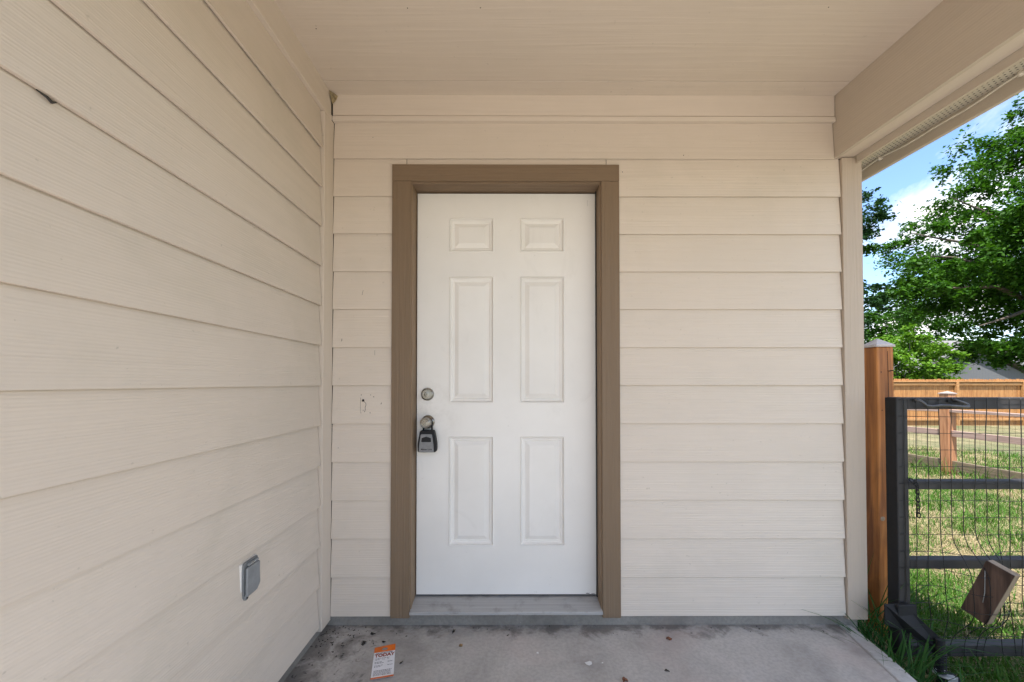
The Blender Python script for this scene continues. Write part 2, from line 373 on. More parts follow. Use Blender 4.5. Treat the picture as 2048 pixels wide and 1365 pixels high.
eb.add(vs_, [(i, i + 1, 4 + i + 1, 4 + i) for i in range(3)] + [(4 + i, 5 + i, 13 + i, 12 + i) for i in range(3)] + [(i, i + 1, 9 + i, 8 + i) for i in range(3)] + [(0, 4, 12, 8), (3, 7, 15, 11)] + [(8 + i, 9 + i, 13 + i, 12 + i) for i in range(3)])
part('edge_band', eb, 'concrete_edge', porch, bevel=0.005)
stem = box(-0.868, 1.69, 0.0015, 0.12, -0.2, 0.066)
M['stem'] = concrete('stem_concrete', (0.25, 0.232, 0.208), False)
part('stem_wall', stem, 'stem', porch, bevel=0.004)
part('stem_wall', box(-0.99, -0.8705, -2.06, 0.001, -0.2, 0.066), 'stem', porch, bevel=0.004)
part('joint_fill', MB().box(1.49, 1.60, -3.39, 0.04, -0.2, -0.012), 'concrete_edge', porch)
# added slab out of view behind the camera, bouncing sunlight into the porch
struct('bounce_slab', box(-7.0, 7.5, -13.0, -3.42, -0.3, -0.035), 'concrete_bounce')

# ------------------------------------------------------------------ back wall
Z0, EX, NB = 0.051, 0.1834, 13
WX = -0.8735                                  # sheathing plane of the side wall
def lap(z, h=0.205):
    """profile (out, z) of one lapped board whose lower edge stands at z"""
    return [(0.0205, z), (0.0108, z), (-0.0050, z + h), (0.0045, z + h)]
def clip_lap(z, h):
    t = h / 0.205
    return [(0.0205, z), (0.0108, z), (0.0108 - 0.0158 * t, z + h), (0.0205 - 0.0160 * t, z + h)]
bw = thing('back_wall', (-0.85, 0.05, 0.0), 'greige lap siding wall around the white door', 'wall')
core = MB()
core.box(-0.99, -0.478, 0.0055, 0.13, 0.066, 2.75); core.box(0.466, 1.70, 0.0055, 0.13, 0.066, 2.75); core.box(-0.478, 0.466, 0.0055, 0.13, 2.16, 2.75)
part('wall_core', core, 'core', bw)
def board_x(x0, x1, prof, parent=bw):
    mb = MB().prism(prof, lambda p, t: ((x1 if t else x0), -p[0] * 0.74, p[1])); return part('siding_board', mb, 'siding_x', parent, center=True, bevel=0.0008)
def jit(): return rnd.uniform(-0.0012, 0.0012)
LX0, LX1, RX0, RX1 = -0.8440, -0.5590, 0.5420, 1.6195
for k in range(11):
    z = Z0 + EX * k + jit(); board_x(LX0, LX1, lap(z))
    z = Z0 + EX * k + jit() * 0.6; board_x(RX0, RX1, lap(z))
z = Z0 + EX * 11
CT = 2.2225                                    # just over the head casing
def lshape(xa, xb, xc, left):
    mb = MB().prism(clip_lap(z, CT - z), lambda p, t: ((xb if t else xa), -p[0] * 0.74, p[1]))
    def o(zz): return 0.0205 - 0.0160 * (zz - z) / 0.205
    a, b_ = (xa, xc) if left else (xc, xb)
    top = z + 0.205
    mb.prism([(o(CT), CT), (o(CT) - 0.0088, CT), (o(top) - 0.0088, top), (o(top), top)], lambda p, t: ((b_ if t else a), -p[0] * 0.74, p[1]))
    part('siding_board', mb, 'siding_x', bw, center=True, fix=True)
lshape(LX0, LX1, -0.4925, True); lshape(RX0, RX1, 0.4835, False)
def o11(zz): return 0.0205 - 0.0160 * (zz - z) / 0.205
top = z + 0.205
board_x(-0.4895, 0.4805, [(o11(CT), CT), (o11(CT) - 0.0088, CT), (o11(top) - 0.0088, top), (o11(top), top)])
board_x(LX0, 1.5915, clip_lap(Z0 + EX * 12 + 0.001, 0.181))
part('ledge_strip', box(-0.8465, 1.5910, -0.0270, 0.004, 2.4300, 2.4530), 'trim_x', bw, center=True, bevel=0.0015)
part('frieze_board', box(-0.8470, 1.5915, -0.0200, 0.004, 2.4590, 2.565), 'trim_x', bw, center=True, bevel=0.0015)
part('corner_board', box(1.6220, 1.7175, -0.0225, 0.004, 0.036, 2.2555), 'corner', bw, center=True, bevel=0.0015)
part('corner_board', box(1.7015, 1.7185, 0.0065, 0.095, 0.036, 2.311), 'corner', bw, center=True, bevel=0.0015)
for k in range(13):                             # the flank of the house, round the corner
    z = Z0 + EX * k
    if z > 2.25: break
    mb = MB().prism(clip_lap(z, min(0.205, 2.311 - z)), lambda p, t: (1.7 + p[0], 7.5 if t else 0.098, p[1])); part('siding_board', mb, 'siding_y', bw, center=True)
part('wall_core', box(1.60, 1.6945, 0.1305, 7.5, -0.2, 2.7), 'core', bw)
# old doorbell scar left of the door, with its screw holes
def face_y(zz): return -0.74 * (0.0205 - 0.0160 * ((zz - Z0) % EX) / 0.205)
def blot(px, pz, r, n=9, seed=0, sx=1.0, sz=1.0):
    q = random.Random(seed); mb = MB(); y = face_y(pz) - 0.0008
    ring = [(px + math.cos(2 * math.pi * i / n) * r * sx * q.uniform(0.65, 1.2), y, pz + math.sin(2 * math.pi * i / n) * r * sz * q.uniform(0.65, 1.2)) for i in range(n)]
    back = [(a, y + 0.003, b_) for a, _, b_ in ring]
    return mb.add(ring + back, [tuple(range(n))] + [(i, (i + 1) % n, n + (i + 1) % n, n + i) for i in range(n)])
part('torn_hole', blot(-0.695, 1.079, 0.0065, 9, 3, 1.0, 1.2), 'dark', bw)
for i, (a, b_, r_) in enumerate(((-0.705, 1.105, .0022), (-0.660, 1.105, .0022), (-0.645, 1.096, .0026), (-0.705, 1.019, .0022), (-0.660, 1.019, .0026), (-0.694, 1.031, .0018), (0.856, 2.27, .0022), (0.560, 2.191, .0026), (-0.655, 2.359, .0018), (-0.813, 0.851, .0018))):
    part('screw_hole', blot(a, b_, r_, 7, i), 'dark', bw)
def scratch(pts, wd, mat='dark'):
    part('scratch', MB().tube([(a, face_y(b_) - 0.0002, b_) for a, b_ in pts], wd, 5), mat, bw)
scratch([(-0.692, 1.074), (-0.683, 1.066), (-0.681, 1.058), (-0.685, 1.046), (-0.684, 1.034), (-0.688, 1.022)], 0.0010)
scratch([(-0.708, 1.092), (-0.7085, 1.06), (-0.707, 1.024)], 0.0006, 'core')
scratch([(-0.606, 1.068), (-0.610, 1.060)], 0.0011)
scratch([(-0.798, 1.376), (-0.7985, 1.364)], 0.0012)
scratch([(-0.698, 1.612), (-0.703, 1.588)], 0.0007, 'core')
scratch([(-0.642, 1.321), (-0.6415, 1.297)], 0.0006, 'core')

# ------------------------------------------------------------------ side wall (left)
sw = thing('side_wall', (WX, -1.2, 0.0), 'greige lap siding wall on the left, holding the grey outlet cover', 'wall')
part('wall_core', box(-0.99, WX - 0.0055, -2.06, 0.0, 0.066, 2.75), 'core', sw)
for k in range(13):
    z = Z0 + EX * k + jit()
    prof = lap(z) if k < 12 else clip_lap(z, 0.181)
    mb = MB().prism(prof, lambda p, t: (WX + p[0], (-0.1060 if t else -2.06), p[1])); part('siding_board', mb, 'siding_y', sw, center=True, bevel=0.0008)
part('corner_board', box(WX - 0.004, WX + 0.0270, -0.1005, -0.0050, 0.030, 2.4285), 'trim_z', sw, center=True, bevel=0.0015)
part('ledge_strip', box(WX - 0.004, WX + 0.0275, -2.06, -0.0280, 2.4300, 2.4530), 'trim_y', sw, center=True, bevel=0.0015)
part('frieze_board', box(WX - 0.004, WX + 0.0205, -2.06, -0.0210, 2.4590, 2.565), 'trim_y', sw, center=True, bevel=0.0015)
part('paint_blob', MB().tube([(WX + 0.012, -1.215, 1.700), (WX + 0.0145, -1.200, 1.6965), (WX + 0.0145, -1.192, 1.6925), (WX + 0.012, -1.182, 1.699)], [0.001, 0.0025, 0.0028, 0.001], 6), 'core', sw)

# ------------------------------------------------------------------ ceiling
ce = thing('porch_ceiling', (0.37, -1.2, 2.56), 'flat painted panel ceiling over the porch', 'ceiling')
for (ya, yb) in ((-0.1085, 0.003), (-1.3280, -0.1115), (-2.06, -1.331)):
    part('ceiling_panel', box(-0.868, 1.5935, ya, yb, 2.5605, 2.569), 'ceiling', ce, center=True, bevel=0.0012)
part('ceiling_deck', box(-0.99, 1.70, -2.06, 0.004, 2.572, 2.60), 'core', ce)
for i, (a, b_) in enumerate(((-0.373, -0.470), (-0.101, -0.472), (-0.52, -0.018), (0.73, -0.010), (1.194, -0.478), (-0.755, -0.382))):
    q = MB().lathe([(0.0024, 0), (0.0016, -0.0012)], 7, Matrix.Translation((a, b_, 2.5607))); part('nail_head', q, 'dark', ce)

# ------------------------------------------------------------------ beam, eave, roof
bm_ = thing('porch_beam', (1.64, -1.2, 2.258), 'painted boxed beam along the open side of the porch', 'beam')
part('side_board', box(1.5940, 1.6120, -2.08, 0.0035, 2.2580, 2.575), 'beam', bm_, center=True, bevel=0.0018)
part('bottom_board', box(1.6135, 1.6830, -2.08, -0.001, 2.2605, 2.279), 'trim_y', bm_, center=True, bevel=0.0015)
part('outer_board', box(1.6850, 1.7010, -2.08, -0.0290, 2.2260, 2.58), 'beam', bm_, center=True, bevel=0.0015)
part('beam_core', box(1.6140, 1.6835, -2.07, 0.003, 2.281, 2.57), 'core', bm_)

m = NT('vented_soffit'); gm = m.n('ShaderNodeNewGeometry'); sp = m.n('ShaderNodeSeparateXYZ'); m.l(gm.outputs['Position'], sp.inputs[0])
def cell(s, off): return m.math('SUBTRACT', m.math('FRACT', m.math('ADD', m.math('MULTIPLY', s, 1 / 0.0165), off)), 0.5)
row = m.math('FLOOR', m.math('MULTIPLY', sp.outputs['X'], 1 / 0.0165))
cx_ = cell(sp.outputs['X'], 0.0); cy_ = cell(sp.outputs['Y'], m.math('MULTIPLY', row, 0.5))
d_ = m.math('SQRT', m.math('ADD', m.math('POWER', cx_, 2.0), m.math('POWER', cy_, 2.0)))
hole = m.ramp(d_, (0.17, 1.0), (0.21, 0.0))
m.col(m.mix(hole, (0.60, 0.555, 0.47), (0.035, 0.03, 0.025))); m.rough(0.5); m.bump(m.math('SUBTRACT', 1.0, hole), 0.6, 0.002)
M['soffit'] = m.m
ev = thing('roof_eave', (1.85, 2.0, 2.25), 'narrow roof eave with perforated soffit and tan fascia', 'eave')
part('soffit', box(1.7195, 1.9030, -2.10, 7.5, 2.3135, 2.3185), 'soffit', ev)
part('soffit', box(1.7020, 1.7195, -2.10, -0.028, 2.3137, 2.3187), 'soffit', ev)
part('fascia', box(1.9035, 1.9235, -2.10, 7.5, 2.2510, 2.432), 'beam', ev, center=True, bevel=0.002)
part('front_fascia', box(-4.2, 1.9030, -2.10, -2.082, 2.24, 2.60), 'beam', ev, center=True)  # porch front pulled in close behind the camera to admit daylight
roof = MB().prism([(1.955, 2.4360), (1.955, 2.4660), (-3.9, 4.86), (-9.7, 2.466), (-9.7, 2.436), (-3.9, 4.82)], lambda p, t: (p[0], (7.7 if t else -2.20), p[1]))  # unseen roof, set over the house for sun shade
M['shingle'] = plain('grey_shingle', (0.16, 0.15, 0.145), 0.9, 0, 0.3, 14)
part('roof', roof, 'shingle', ev)
part('house_body', MB().box(-9.3, -0.992, -2.06, 7.4, -0.2, 2.6).prism([(-9.3, 2.602), (1.69, 2.602), (-3.9, 4.74)], lambda p, t: (p[0], (7.4 if t else -2.06), p[1])), 'siding_y', ev)
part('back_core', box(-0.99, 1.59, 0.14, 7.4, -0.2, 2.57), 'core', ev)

cb = thing('eave_cable', (1.897, -0.2, 2.308), 'thin tan cord clipped along the inside of the fascia', 'cable')
M['cord'] = plain('tan_cord', (0.74, 0.68, 0.58), 0.6)
pts = []
for i in range(0, 50):
    y = 0.9 - i * 0.064; s = ((y - 0.068) / 0.558) % 1.0
    pts.append((1.8880 - 0.003 * math.sin(s * math.pi), y, 2.3020 - 0.014 * math.sin(s * math.pi) ** 1.0 + 0.003 * math.sin(y * 23)))
part('cord', MB().tube(pts, 0.0038, 6), 'cord', cb, smooth=True)
for y in (0.626, 0.068, -0.490, -1.048, -1.606):
    q = MB().lathe([(0.003, -0.011), (0.0085, -0.009), (0.0105, 0.0), (0.0085, 0.009), (0.003, 0.011)], 8, Matrix.Translation((1.893, y, 2.3055)))
    q.tube([(1.8935, y - 0.012, 2.300), (1.8925, y, 2.295), (1.8935, y + 0.012, 2.300)], 0.003, 6); part('clip', q, 'cord', cb, smooth=True)

# ------------------------------------------------------------------ door frame
df = thing('door_frame', (0.0, 0.0, 0.045), 'brown painted wood casing and jamb around the white door', 'door frame')
CF = -0.0225
part('casing', box(-0.5570, -0.4660, CF, 0.0048, 0.0455, 2.1385), 'brown_z', df, center=True, bevel=0.0014)
part('casing', box(0.4530, 0.5400, CF, 0.0048, 0.0455, 2.1385), 'brown_z', df, center=True, bevel=0.0014)
part('head_casing', box(-0.5570, 0.5400, CF - 0.0012, 0.0048, 2.1395, 2.2195), 'brown_x', df, center=True, bevel=0.0014)
part('jamb', box(-0.4770, -0.4610, -0.0115, 0.150, 0.068, 2.1285), 'jamb', df, center=True, bevel=0.001)
part('jamb', box(0.4480, 0.4640, -0.0115, 0.150, 0.068, 2.1285), 'jamb', df, center=True, bevel=0.001)
part('head_jamb', box(-0.4770, 0.4640, -0.0115, 0.150, 2.1295, 2.1450), 'brown_x', df, center=True, bevel=0.001)
ws = MB().box(-0.4605, -0.4450, 0.1225, 0.140, 0.10, 2.129).box(0.4300, 0.4475, 0.1225, 0.140, 0.10, 2.129).box(-0.4605, 0.4475, 0.1225, 0.140, 2.1130, 2.1290)
part('weatherstrip', ws, 'rubber', df)
part('weatherstrip', box(0.4435, 0.4478, 0.060, 0.0745, 0.10, 2.128), 'rubber', df)
part('gap_blackout', box(-0.4605, 0.4475, 0.1455, 0.150, 0.075, 2.129), 'dark', df)  # black sheet added behind the door so its gaps stay dark
th = MB().prism([(-0.034, 0.0685), (-0.034, 0.0790), (-0.029, 0.0805), (0.066, 0.0960), (0.14, 0.0990), (0.14, 0.0675)], lambda p, t: ((0.4510 if t else -0.4640), p[0], p[1]))
part('threshold', th, 'threshold', df, bevel=0.0012)
part('sill_lip', box(-0.4630, 0.4500, -0.0375, -0.0345, 0.0690, 0.0730), 'threshold', df)
part('door_sweep', box(-0.4555, 0.4430, 0.082, 0.118, 0.0998, 0.1068), 'rubber', df)

# ------------------------------------------------------------------ door
dr = thing('entry_door', (-0.006, 0.097, 0.107), 'white six-panel entry door with deadbolt and round knob', 'door')
DX0, DX1, DZ0, DZ1, DF, DB = -0.4555, 0.4435, 0.1075, 2.1225, 0.0750, 0.1190
px_ = [(-0.295, -0.068), (0.063, 0.288)]; pz_ = [(0.348, 0.895), (1.061, 1.702), (1.824, 2.000)]
cxs = [DX0, px_[0][0], px_[0][1], px_[1][0], px_[1][1], DX1]; czs = [DZ0] + [q for p in pz_ for q in p] + [DZ1]
d = MB()
vid = {}
for j, z in enumerate(czs):
    for i, x in enumerate(cxs): vid[i, j] = len(d.v); d.v.append((x, DF, z))
for j in range(len(czs) - 1):
    for i in range(len(cxs) - 1):
        if i in (1, 3) and j in (1, 3, 5): continue
        d.f.append((vid[i, j], vid[i + 1, j], vid[i + 1, j + 1], vid[i, j + 1])); d.mi.append(0)
d.add([(DX0, DF, DZ0), (DX1, DF, DZ0), (DX1, DF, DZ1), (DX0, DF, DZ1), (DX0, DB, DZ0), (DX1, DB, DZ0), (DX1, DB, DZ1), (DX0, DB, DZ1)],
      [(0, 4, 5, 1), (1, 5, 6, 2), (2, 6, 7, 3), (3, 7, 4, 0), (4, 7, 6, 5)])
part('door_slab', d, 'door', dr, fix=False)
prof = [(0.0, 0.0), (0.0018, -0.0018), (0.0050, -0.0022), (0.0085, 0.0030), (0.0135, 0.0062), (0.0200, 0.0066), (0.0235, 0.0088), (0.0270, 0.0092), (0.0300, 0.0080), (0.0460, 0.0030), (0.0485, 0.0026)]
for (xa, xb) in px_:
    for (za_, zb_) in pz_:
        q = MB(); n = len(prof)
        for (ins, dep) in [(a_, b_ * 1.55) for a_, b_ in prof]: q.v += [(xa + ins, DF + dep, za_ + ins), (xb - ins, DF + dep, za_ + ins), (xb - ins, DF + dep, zb_ - ins), (xa + ins, DF + dep, zb_ - ins)]
        for i in range(n - 1):
            for k in range(4): q.f.append((4 * i + k, 4 * i + (k + 1) % 4, 4 * i + 4 + (k + 1) % 4, 4 * i + 4 + k)); q.mi.append(0)
        q.f.append(tuple(4 * (n - 1) + k for k in range(4))); q.mi.append(0)
        part('panel', q, 'door', dr, center=True, fix=False)
FY = Matrix.Rotation(R(90), 4, 'X')             # local z -> -y, out of the door
def at(x, y, z): return Matrix.Translation((x, y, z)) @ FY
db = part('deadbolt', MB().lathe([(0.0325, 0.0), (0.0325, 0.003), (0.0300, 0.012), (0.0255, 0.016), (0.0240, 0.0145)], 32, at(-0.402, 0.0745, 1.106)), 'nickel', dr, smooth=False)
part('cylinder', MB().lathe([(0.0205, 0.0), (0.0205, 0.004), (0.0190, 0.0052), (0.0135, 0.0052), (0.0130, 0.0042), (0.0120, 0.0060), (0.0085, 0.0066)], 28, at(-0.402, 0.0610, 1.106)), 'nickel', db)
part('keyway', box(-0.4032, -0.4008, 0.0536, 0.0550, 1.1005, 1.1110), 'nickel_dark', db)
KX, KZ = -0.3995, 0.968
kn = part('door_knob', MB().lathe([(0.0335, 0.0), (0.0335, 0.003), (0.0300, 0.009), (0.0180, 0.013), (0.0130, 0.020), (0.0130, 0.030), (0.0200, 0.036), (0.0262, 0.044), (0.0278, 0.052), (0.0272, 0.060), (0.0240, 0.0670), (0.0205, 0.0690), (0.0195, 0.0670)], 36, at(KX, 0.0745, KZ)), 'nickel', dr, smooth=True)
part('cylinder', MB().lathe([(0.0190, 0.0), (0.0190, 0.0035), (0.0165, 0.0050), (0.0125, 0.0050), (0.0120, 0.0035), (0.0090, 0.0050)], 28, at(KX, 0.0085, KZ)), 'nickel', kn)
part('keyway', box(KX - 0.0012, KX + 0.0012, 0.0024, 0.0036, KZ - 0.005, KZ + 0.005), 'nickel_dark', kn)
part('scuff', box(0.405, 0.4062, DF - 0.0003, DF + 0.001, 2.060, 2.090), 'zinc', dr)
part('chipped_paint', MB().add([(0.392, DF - 0.0004, 0.1105), (0.409, DF - 0.0004, 0.110), (0.411, DF - 0.0004, 0.1135), (0.404, DF - 0.0004, 0.1130), (0.398, DF - 0.0004, 0.1145), (0.393, DF - 0.0004, 0.113)], [(0, 1, 2, 3, 4, 5)]), 'nickel_dark', dr, fix=False)
part('chipped_paint', MB().add([(0.418, DF - 0.0004, 0.1100), (0.436, DF - 0.0004, 0.110), (0.434, DF - 0.0004, 0.1125), (0.42, DF - 0.0004, 0.1120)], [(0, 1, 2, 3)]), 'nickel_dark', dr, fix=False)

# ------------------------------------------------------------------ key lock box hanging from the knob
def text_mesh(s, size, name, ext=0.0002, bold=0.0):
    cu = bpy.data.curves.new(name, 'FONT'); cu.body = s; cu.size = size; cu.align_x = 'CENTER'; cu.align_y = 'CENTER'; cu.extrude = ext; cu.offset = bold; cu.resolution_u = 3
    o = bpy.data.objects.new(name, cu); COL.objects.link(o); dg = bpy.context.evaluated_depsgraph_get()
    me = bpy.data.meshes.new_from_object(o.evaluated_get(dg)); bpy.data.objects.remove(o); bpy.data.curves.remove(cu); me.name = name
    return me
LBX, LBZ = -0.3945, 0.8765
lb = thing('lock_box', (LBX, 0.03, 0.823), 'black and grey key lock box hanging from the door knob', 'lock box')
M['lb_black'] = plain('black_vinyl', (0.006, 0.006, 0.007), 0.75, 0, 0.2); M['lb_grey'] = plain('grey_lockbox_face', (0.20, 0.20, 0.205), 0.5, 0.25, 0.1, 60)
def rounded(poly, r, n=4):
    out = []
    for i in range(len(poly)):
        p0, p1, p2 = Vector(poly[i - 1]), Vector(poly[i]), Vector(poly[(i + 1) % len(poly)])
        a = p1 + (p0 - p1).normalized() * r; b_ = p1 + (p2 - p1).normalized() * r
        for k in range(n + 1):
            t = k / n; out.append(tuple((1 - t) ** 2 * a + 2 * t * (1 - t) * p1 + t * t * b_))
    return out
def plate(poly, x, z, y0, y1): return MB().prism(poly, lambda p, t: (x + p[0], y1 if t else y0, z + p[1]))
bodyp = rounded([(-0.0455, -0.053), (0.0455, -0.053), (0.0455, -0.010), (0.034, 0.054), (-0.034, 0.054), (-0.0455, -0.010)], 0.010)
part('body', plate(bodyp, LBX, LBZ, 0.022, 0.062), 'lb_black', lb, bevel=0.002)
facep = rounded([(-0.037, -0.0525), (0.037, -0.0525), (0.0345, -0.012), (0.027, 0.036), (-0.027, 0.036), (-0.0345, -0.012)], 0.005)
fp = part('face_plate', plate(facep, LBX - 0.002, LBZ, 0.0175, 0.0215), 'lb_grey', lb, bevel=0.001)
part('dial_window', plate(rounded([(-0.0245, -0.002), (0.0235, -0.002), (0.0225, 0.0175), (0.0, 0.0245), (-0.0225, 0.0175)], 0.003), LBX - 0.002, LBZ, 0.0168, 0.0172), 'lb_black', fp)
tm = text_mesh('Master Lock', 0.0105, 'lettering', bold=0.0002); tm.materials.append(M['lb_black'])
tm.transform(Matrix.Translation((LBX - 0.001, 0.0171, LBZ - 0.0375)) @ FY @ Matrix.Scale(1.0, 4)); tm.transform(Matrix.Translation(-WB[lb.name])); put('lettering', tm, fp, (0, 0, 0))
sh = [(LBX - 0.021, 0.045, LBZ + 0.05), (LBX - 0.021, 0.045, LBZ + 0.078)] + [(LBX - 0.021 * math.cos(a), 0.0475, LBZ + 0.09 + 0.021 * math.sin(a)) for a in [math.pi * i / 10 for i in range(11)]] + [(LBX + 0.021, 0.045, LBZ + 0.078), (LBX + 0.021, 0.045, LBZ + 0.05)]
part('shackle', MB().tube(sh, 0.0045, 8), 'lb_black', lb, smooth=True)

# ------------------------------------------------------------------ outlet cover on the side wall
OX = WX + 0.0135; OY, OZ = -0.597, 0.520
oc = thing('outlet_cover', (OX, OY, 0.462), 'grey weatherproof outlet cover low on the left wall', 'outlet cover')
M['caulk'] = plain('white_caulk', (0.74, 0.72, 0.69), 0.55); M['cover'] = plain('grey_plastic_cover', (0.235, 0.245, 0.255), 0.45, 0.0, 0.12, 40); M['cover_dark'] = plain('grey_plastic_base', (0.15, 0.158, 0.165), 0.5)
def plx(poly, x0, x1): return MB().prism(poly, lambda p, t: (x1 if t else x0, OY + p[0], OZ + p[1]))
part('caulk_bead', plx(rounded([(-0.0455, -0.068), (0.038, -0.062), (0.038, 0.059), (-0.041, 0.056)], 0.006), OX - 0.008, OX + 0.0015), 'caulk', oc, bevel=0.001)
part('base_plate', plx(rounded([(-0.0375, -0.060), (0.0375, -0.060), (0.0375, 0.058), (-0.0375, 0.058)], 0.010), OX + 0.0015, OX + 0.007), 'cover_dark', oc, bevel=0.0012)
lid = part('lid', plx(rounded([(-0.033, -0.053), (0.020, -0.053), (0.0385, -0.034), (0.0350, 0.006), (0.0355, 0.041), (-0.033, 0.041)], 0.006), OX + 0.0085, OX + 0.0165), 'cover', oc, bevel=0.0025)
part('hinge', MB().tube([(OX + 0.011, OY - 0.020, OZ + 0.0475), (OX + 0.011, OY + 0.028, OZ + 0.0475)], 0.0048, 10), 'cover', oc)
part('hinge_pin', MB().tube([(OX + 0.0145, OY - 0.022, OZ + 0.0475), (OX + 0.0145, OY + 0.012, OZ + 0.0475)], 0.0022, 8), 'zinc', oc)
RX_ = Matrix.Rotation(R(90), 4, 'Y')
part('screw_tab', MB().lathe([(0.0085, 0.0), (0.0085, 0.006), (0.0065, 0.008)], 14, Matrix.Translation((OX + 0.004, OY - 0.026, OZ - 0.056)) @ RX_), 'cover', oc)
part('screw', MB().lathe([(0.0038, 0.0), (0.0038, 0.0015), (0.002, 0.0022)], 10, Matrix.Translation((OX + 0.0122, OY - 0.026, OZ - 0.056)) @ RX_), 'nickel_dark', oc)

# ------------------------------------------------------------------ cobweb wad in the upper corner
M['web'] = plain('dusty_web', (0.36, 0.29, 0.17), 0.95, 0, 0.4, 90)
q = random.Random(5); wb = MB(); V0 = Vector((-0.8515, -0.0155, 2.553))
core_ = [V0 + Vector((0.030, -0.002, 0.002)), V0 + Vector((0.002, -0.040, 0.003)), V0 + Vector((0.006, -0.012, -0.044))]
wb.add([V0] + core_, [(0, 1, 2), (0, 2, 3), (0, 3, 1), (1, 3, 2)])
for i in range(46):
    a = core_[i % 3].lerp(core_[(i + 1) % 3], q.random()); b_ = core_[(i + 2) % 3].lerp(core_[i % 3], q.random()); mid = (a + b_) / 2 + Vector((q.uniform(0, .005), -q.uniform(0, .005), -q.uniform(0, .004)))
    wb.tube([a, mid, b_], 0.0007, 4)
solo('cobweb', wb, 'web', tuple(V0), 'small tan wad of cobweb in the upper left corner', 'cobweb', fix=True)

# ------------------------------------------------------------------ door tag lying on the slab
TB = Vector((-0.516, -0.2525, 0.0005)); ta = R(13.5)
TM = Matrix.Translation(TB) @ Matrix.Rotation(ta, 4, 'Z')
dt = thing('door_tag', tuple(TB), 'orange and white door tag reading TODAY lying on the slab', 'door tag')
M['paper'] = plain('white_card', (0.78, 0.78, 0.80), 0.5, 0, 0.04); M['orange'] = plain('orange_ink', (0.72, 0.155, 0.012), 0.45, 0, 0.1); M['ink_red'] = plain('red_brown_ink', (0.30, 0.045, 0.025), 0.6); M['ink'] = plain('grey_ink', (0.13, 0.125, 0.15), 0.7)
HW, HL = 0.0435, 0.1005
def curl(x, y): return 0.0012 + 0.006 * max(0, (y - 0.055) / 0.05) ** 2 * (0.5 + x / 0.087) + 0.004 * max(0, (-y - 0.06) / 0.04) ** 2
def sheet(x0, x1, y0, y1, lift, nx=6, ny=10, thick=0.0005):
    mb = MB(); 
    for j in range(ny + 1):
        for i in range(nx + 1):
            x = x0 + (x1 - x0) * i / nx; y = y0 + (y1 - y0) * j / ny; mb.v.append((x, y, curl(x, y) + lift))
    n0 = len(mb.v); mb.v += [(a, b_, c_ - thick) for a, b_, c_ in mb.v]
    for j in range(ny):
        for i in range(nx):
            a = j * (nx + 1) + i; mb.f += [(a, a + 1, a + nx + 2, a + nx + 1), (n0 + a + nx + 1, n0 + a + nx + 2, n0 + a + 1, n0 + a)]; mb.mi += [0, 0]
    rim = [i for i in range(nx + 1)] + [(j + 1) * (nx + 1) + nx for j in range(ny)] + [ny * (nx + 1) + nx - 1 - i for i in range(nx)] + [(ny - 1 - j) * (nx + 1) for j in range(ny - 1)]
    for i in range(len(rim)): a, b_ = rim[i], rim[(i + 1) % len(rim)]; mb.f.append((a, n0 + a, n0 + b_, b_)); mb.mi.append(0)
    return mb
def tp(name, mb, mat, parent=None): 
    me = mb.mesh(name, mat, (0, 0, 0), xf=Matrix.Rotation(ta, 4, 'Z')); return put(name, me, parent or dt)
HT = 0.0640                                      # lower edge of the orange header
card = tp('card', sheet(-HW, HW, -HL, HT, 0.0), 'paper')
hd = MB(); HC = (0.0, 0.0815); NN = 24
def rectpt(a):
    c_, s_ = math.cos(a), math.sin(a); t = min((HW / abs(c_)) if abs(c_) > 1e-6 else 9, ((HL - HC[1]) / s_) if s_ > 1e-6 else 9, ((HT - HC[1]) / s_) if s_ < -1e-6 else 9); return (HC[0] + c_ * t, HC[1] + s_ * t)
angs = sorted([2 * math.pi * i / NN for i in range(NN)] + [math.atan2(b_ - HC[1], a) % (2 * math.pi) for a in (-HW, HW) for b_ in (HT, HL)])
NN = len(angs)
for lift in (0.0, -0.0005):
    for a in angs: x, y = rectpt(a); hd.v.append((x, y, curl(x, y) + lift))
    for a in angs: x, y = HC[0] + 0.0125 * math.cos(a), HC[1] + 0.0085 * math.sin(a); hd.v.append((x, y, curl(x, y) + lift))
for i in range(NN):
    j = (i + 1) % NN; hd.f += [(i, j, NN + j, NN + i), (2 * NN + i, 3 * NN + i, 3 * NN + j, 2 * NN + j), (i, 2 * NN + i, 2 * NN + j, j), (NN + i, NN + j, 3 * NN + j, 3 * NN + i)]; hd.mi += [0] * 4
tp('header', hd, 'orange')
tp('footer_band', sheet(-HW, HW, -HL, -HL + 0.0115, 0.0004, 6, 2, 0.0003), 'orange', card)
tm = text_mesh('TODAY', 0.0265, 'headline', bold=0.0011); tm.materials.append(M['ink_red']); tm.transform(Matrix.Rotation(ta, 4, 'Z') @ Matrix.Translation((0.001, 0.0415, 0.0018)) @ Matrix.Scale(0.88, 4, (1, 0, 0))); put('headline', tm, card)
q = random.Random(3); pr_ = MB()
def dash(x, y, l, h):
    z = curl(x, y) + 0.0005; pr_.box(x, x + l, y - h / 2, y + h / 2, z - 0.0003, z)
def words(x0, x1, y, h, gap=0.0022):
    x = x0
    while x < x1: l = min(q.uniform(0.003, 0.009), x1 - x); dash(x, y, l, h * q.uniform(0.8, 1.1)); x += l + gap
words(-0.034, 0.034, 0.0575, 0.0042, 0.0012); words(-0.035, 0.022, 0.0235, 0.0022); words(-0.034, -0.018, 0.0165, 0.0026); words(-0.006, 0.004, 0.0155, 0.0022); words(0.013, 0.022, 0.0175, 0.0026)
for y in (0.0015, -0.0055, -0.0195, -0.0265): words(-0.036, -0.004 + q.uniform(-.006, .004), y, 0.0024)
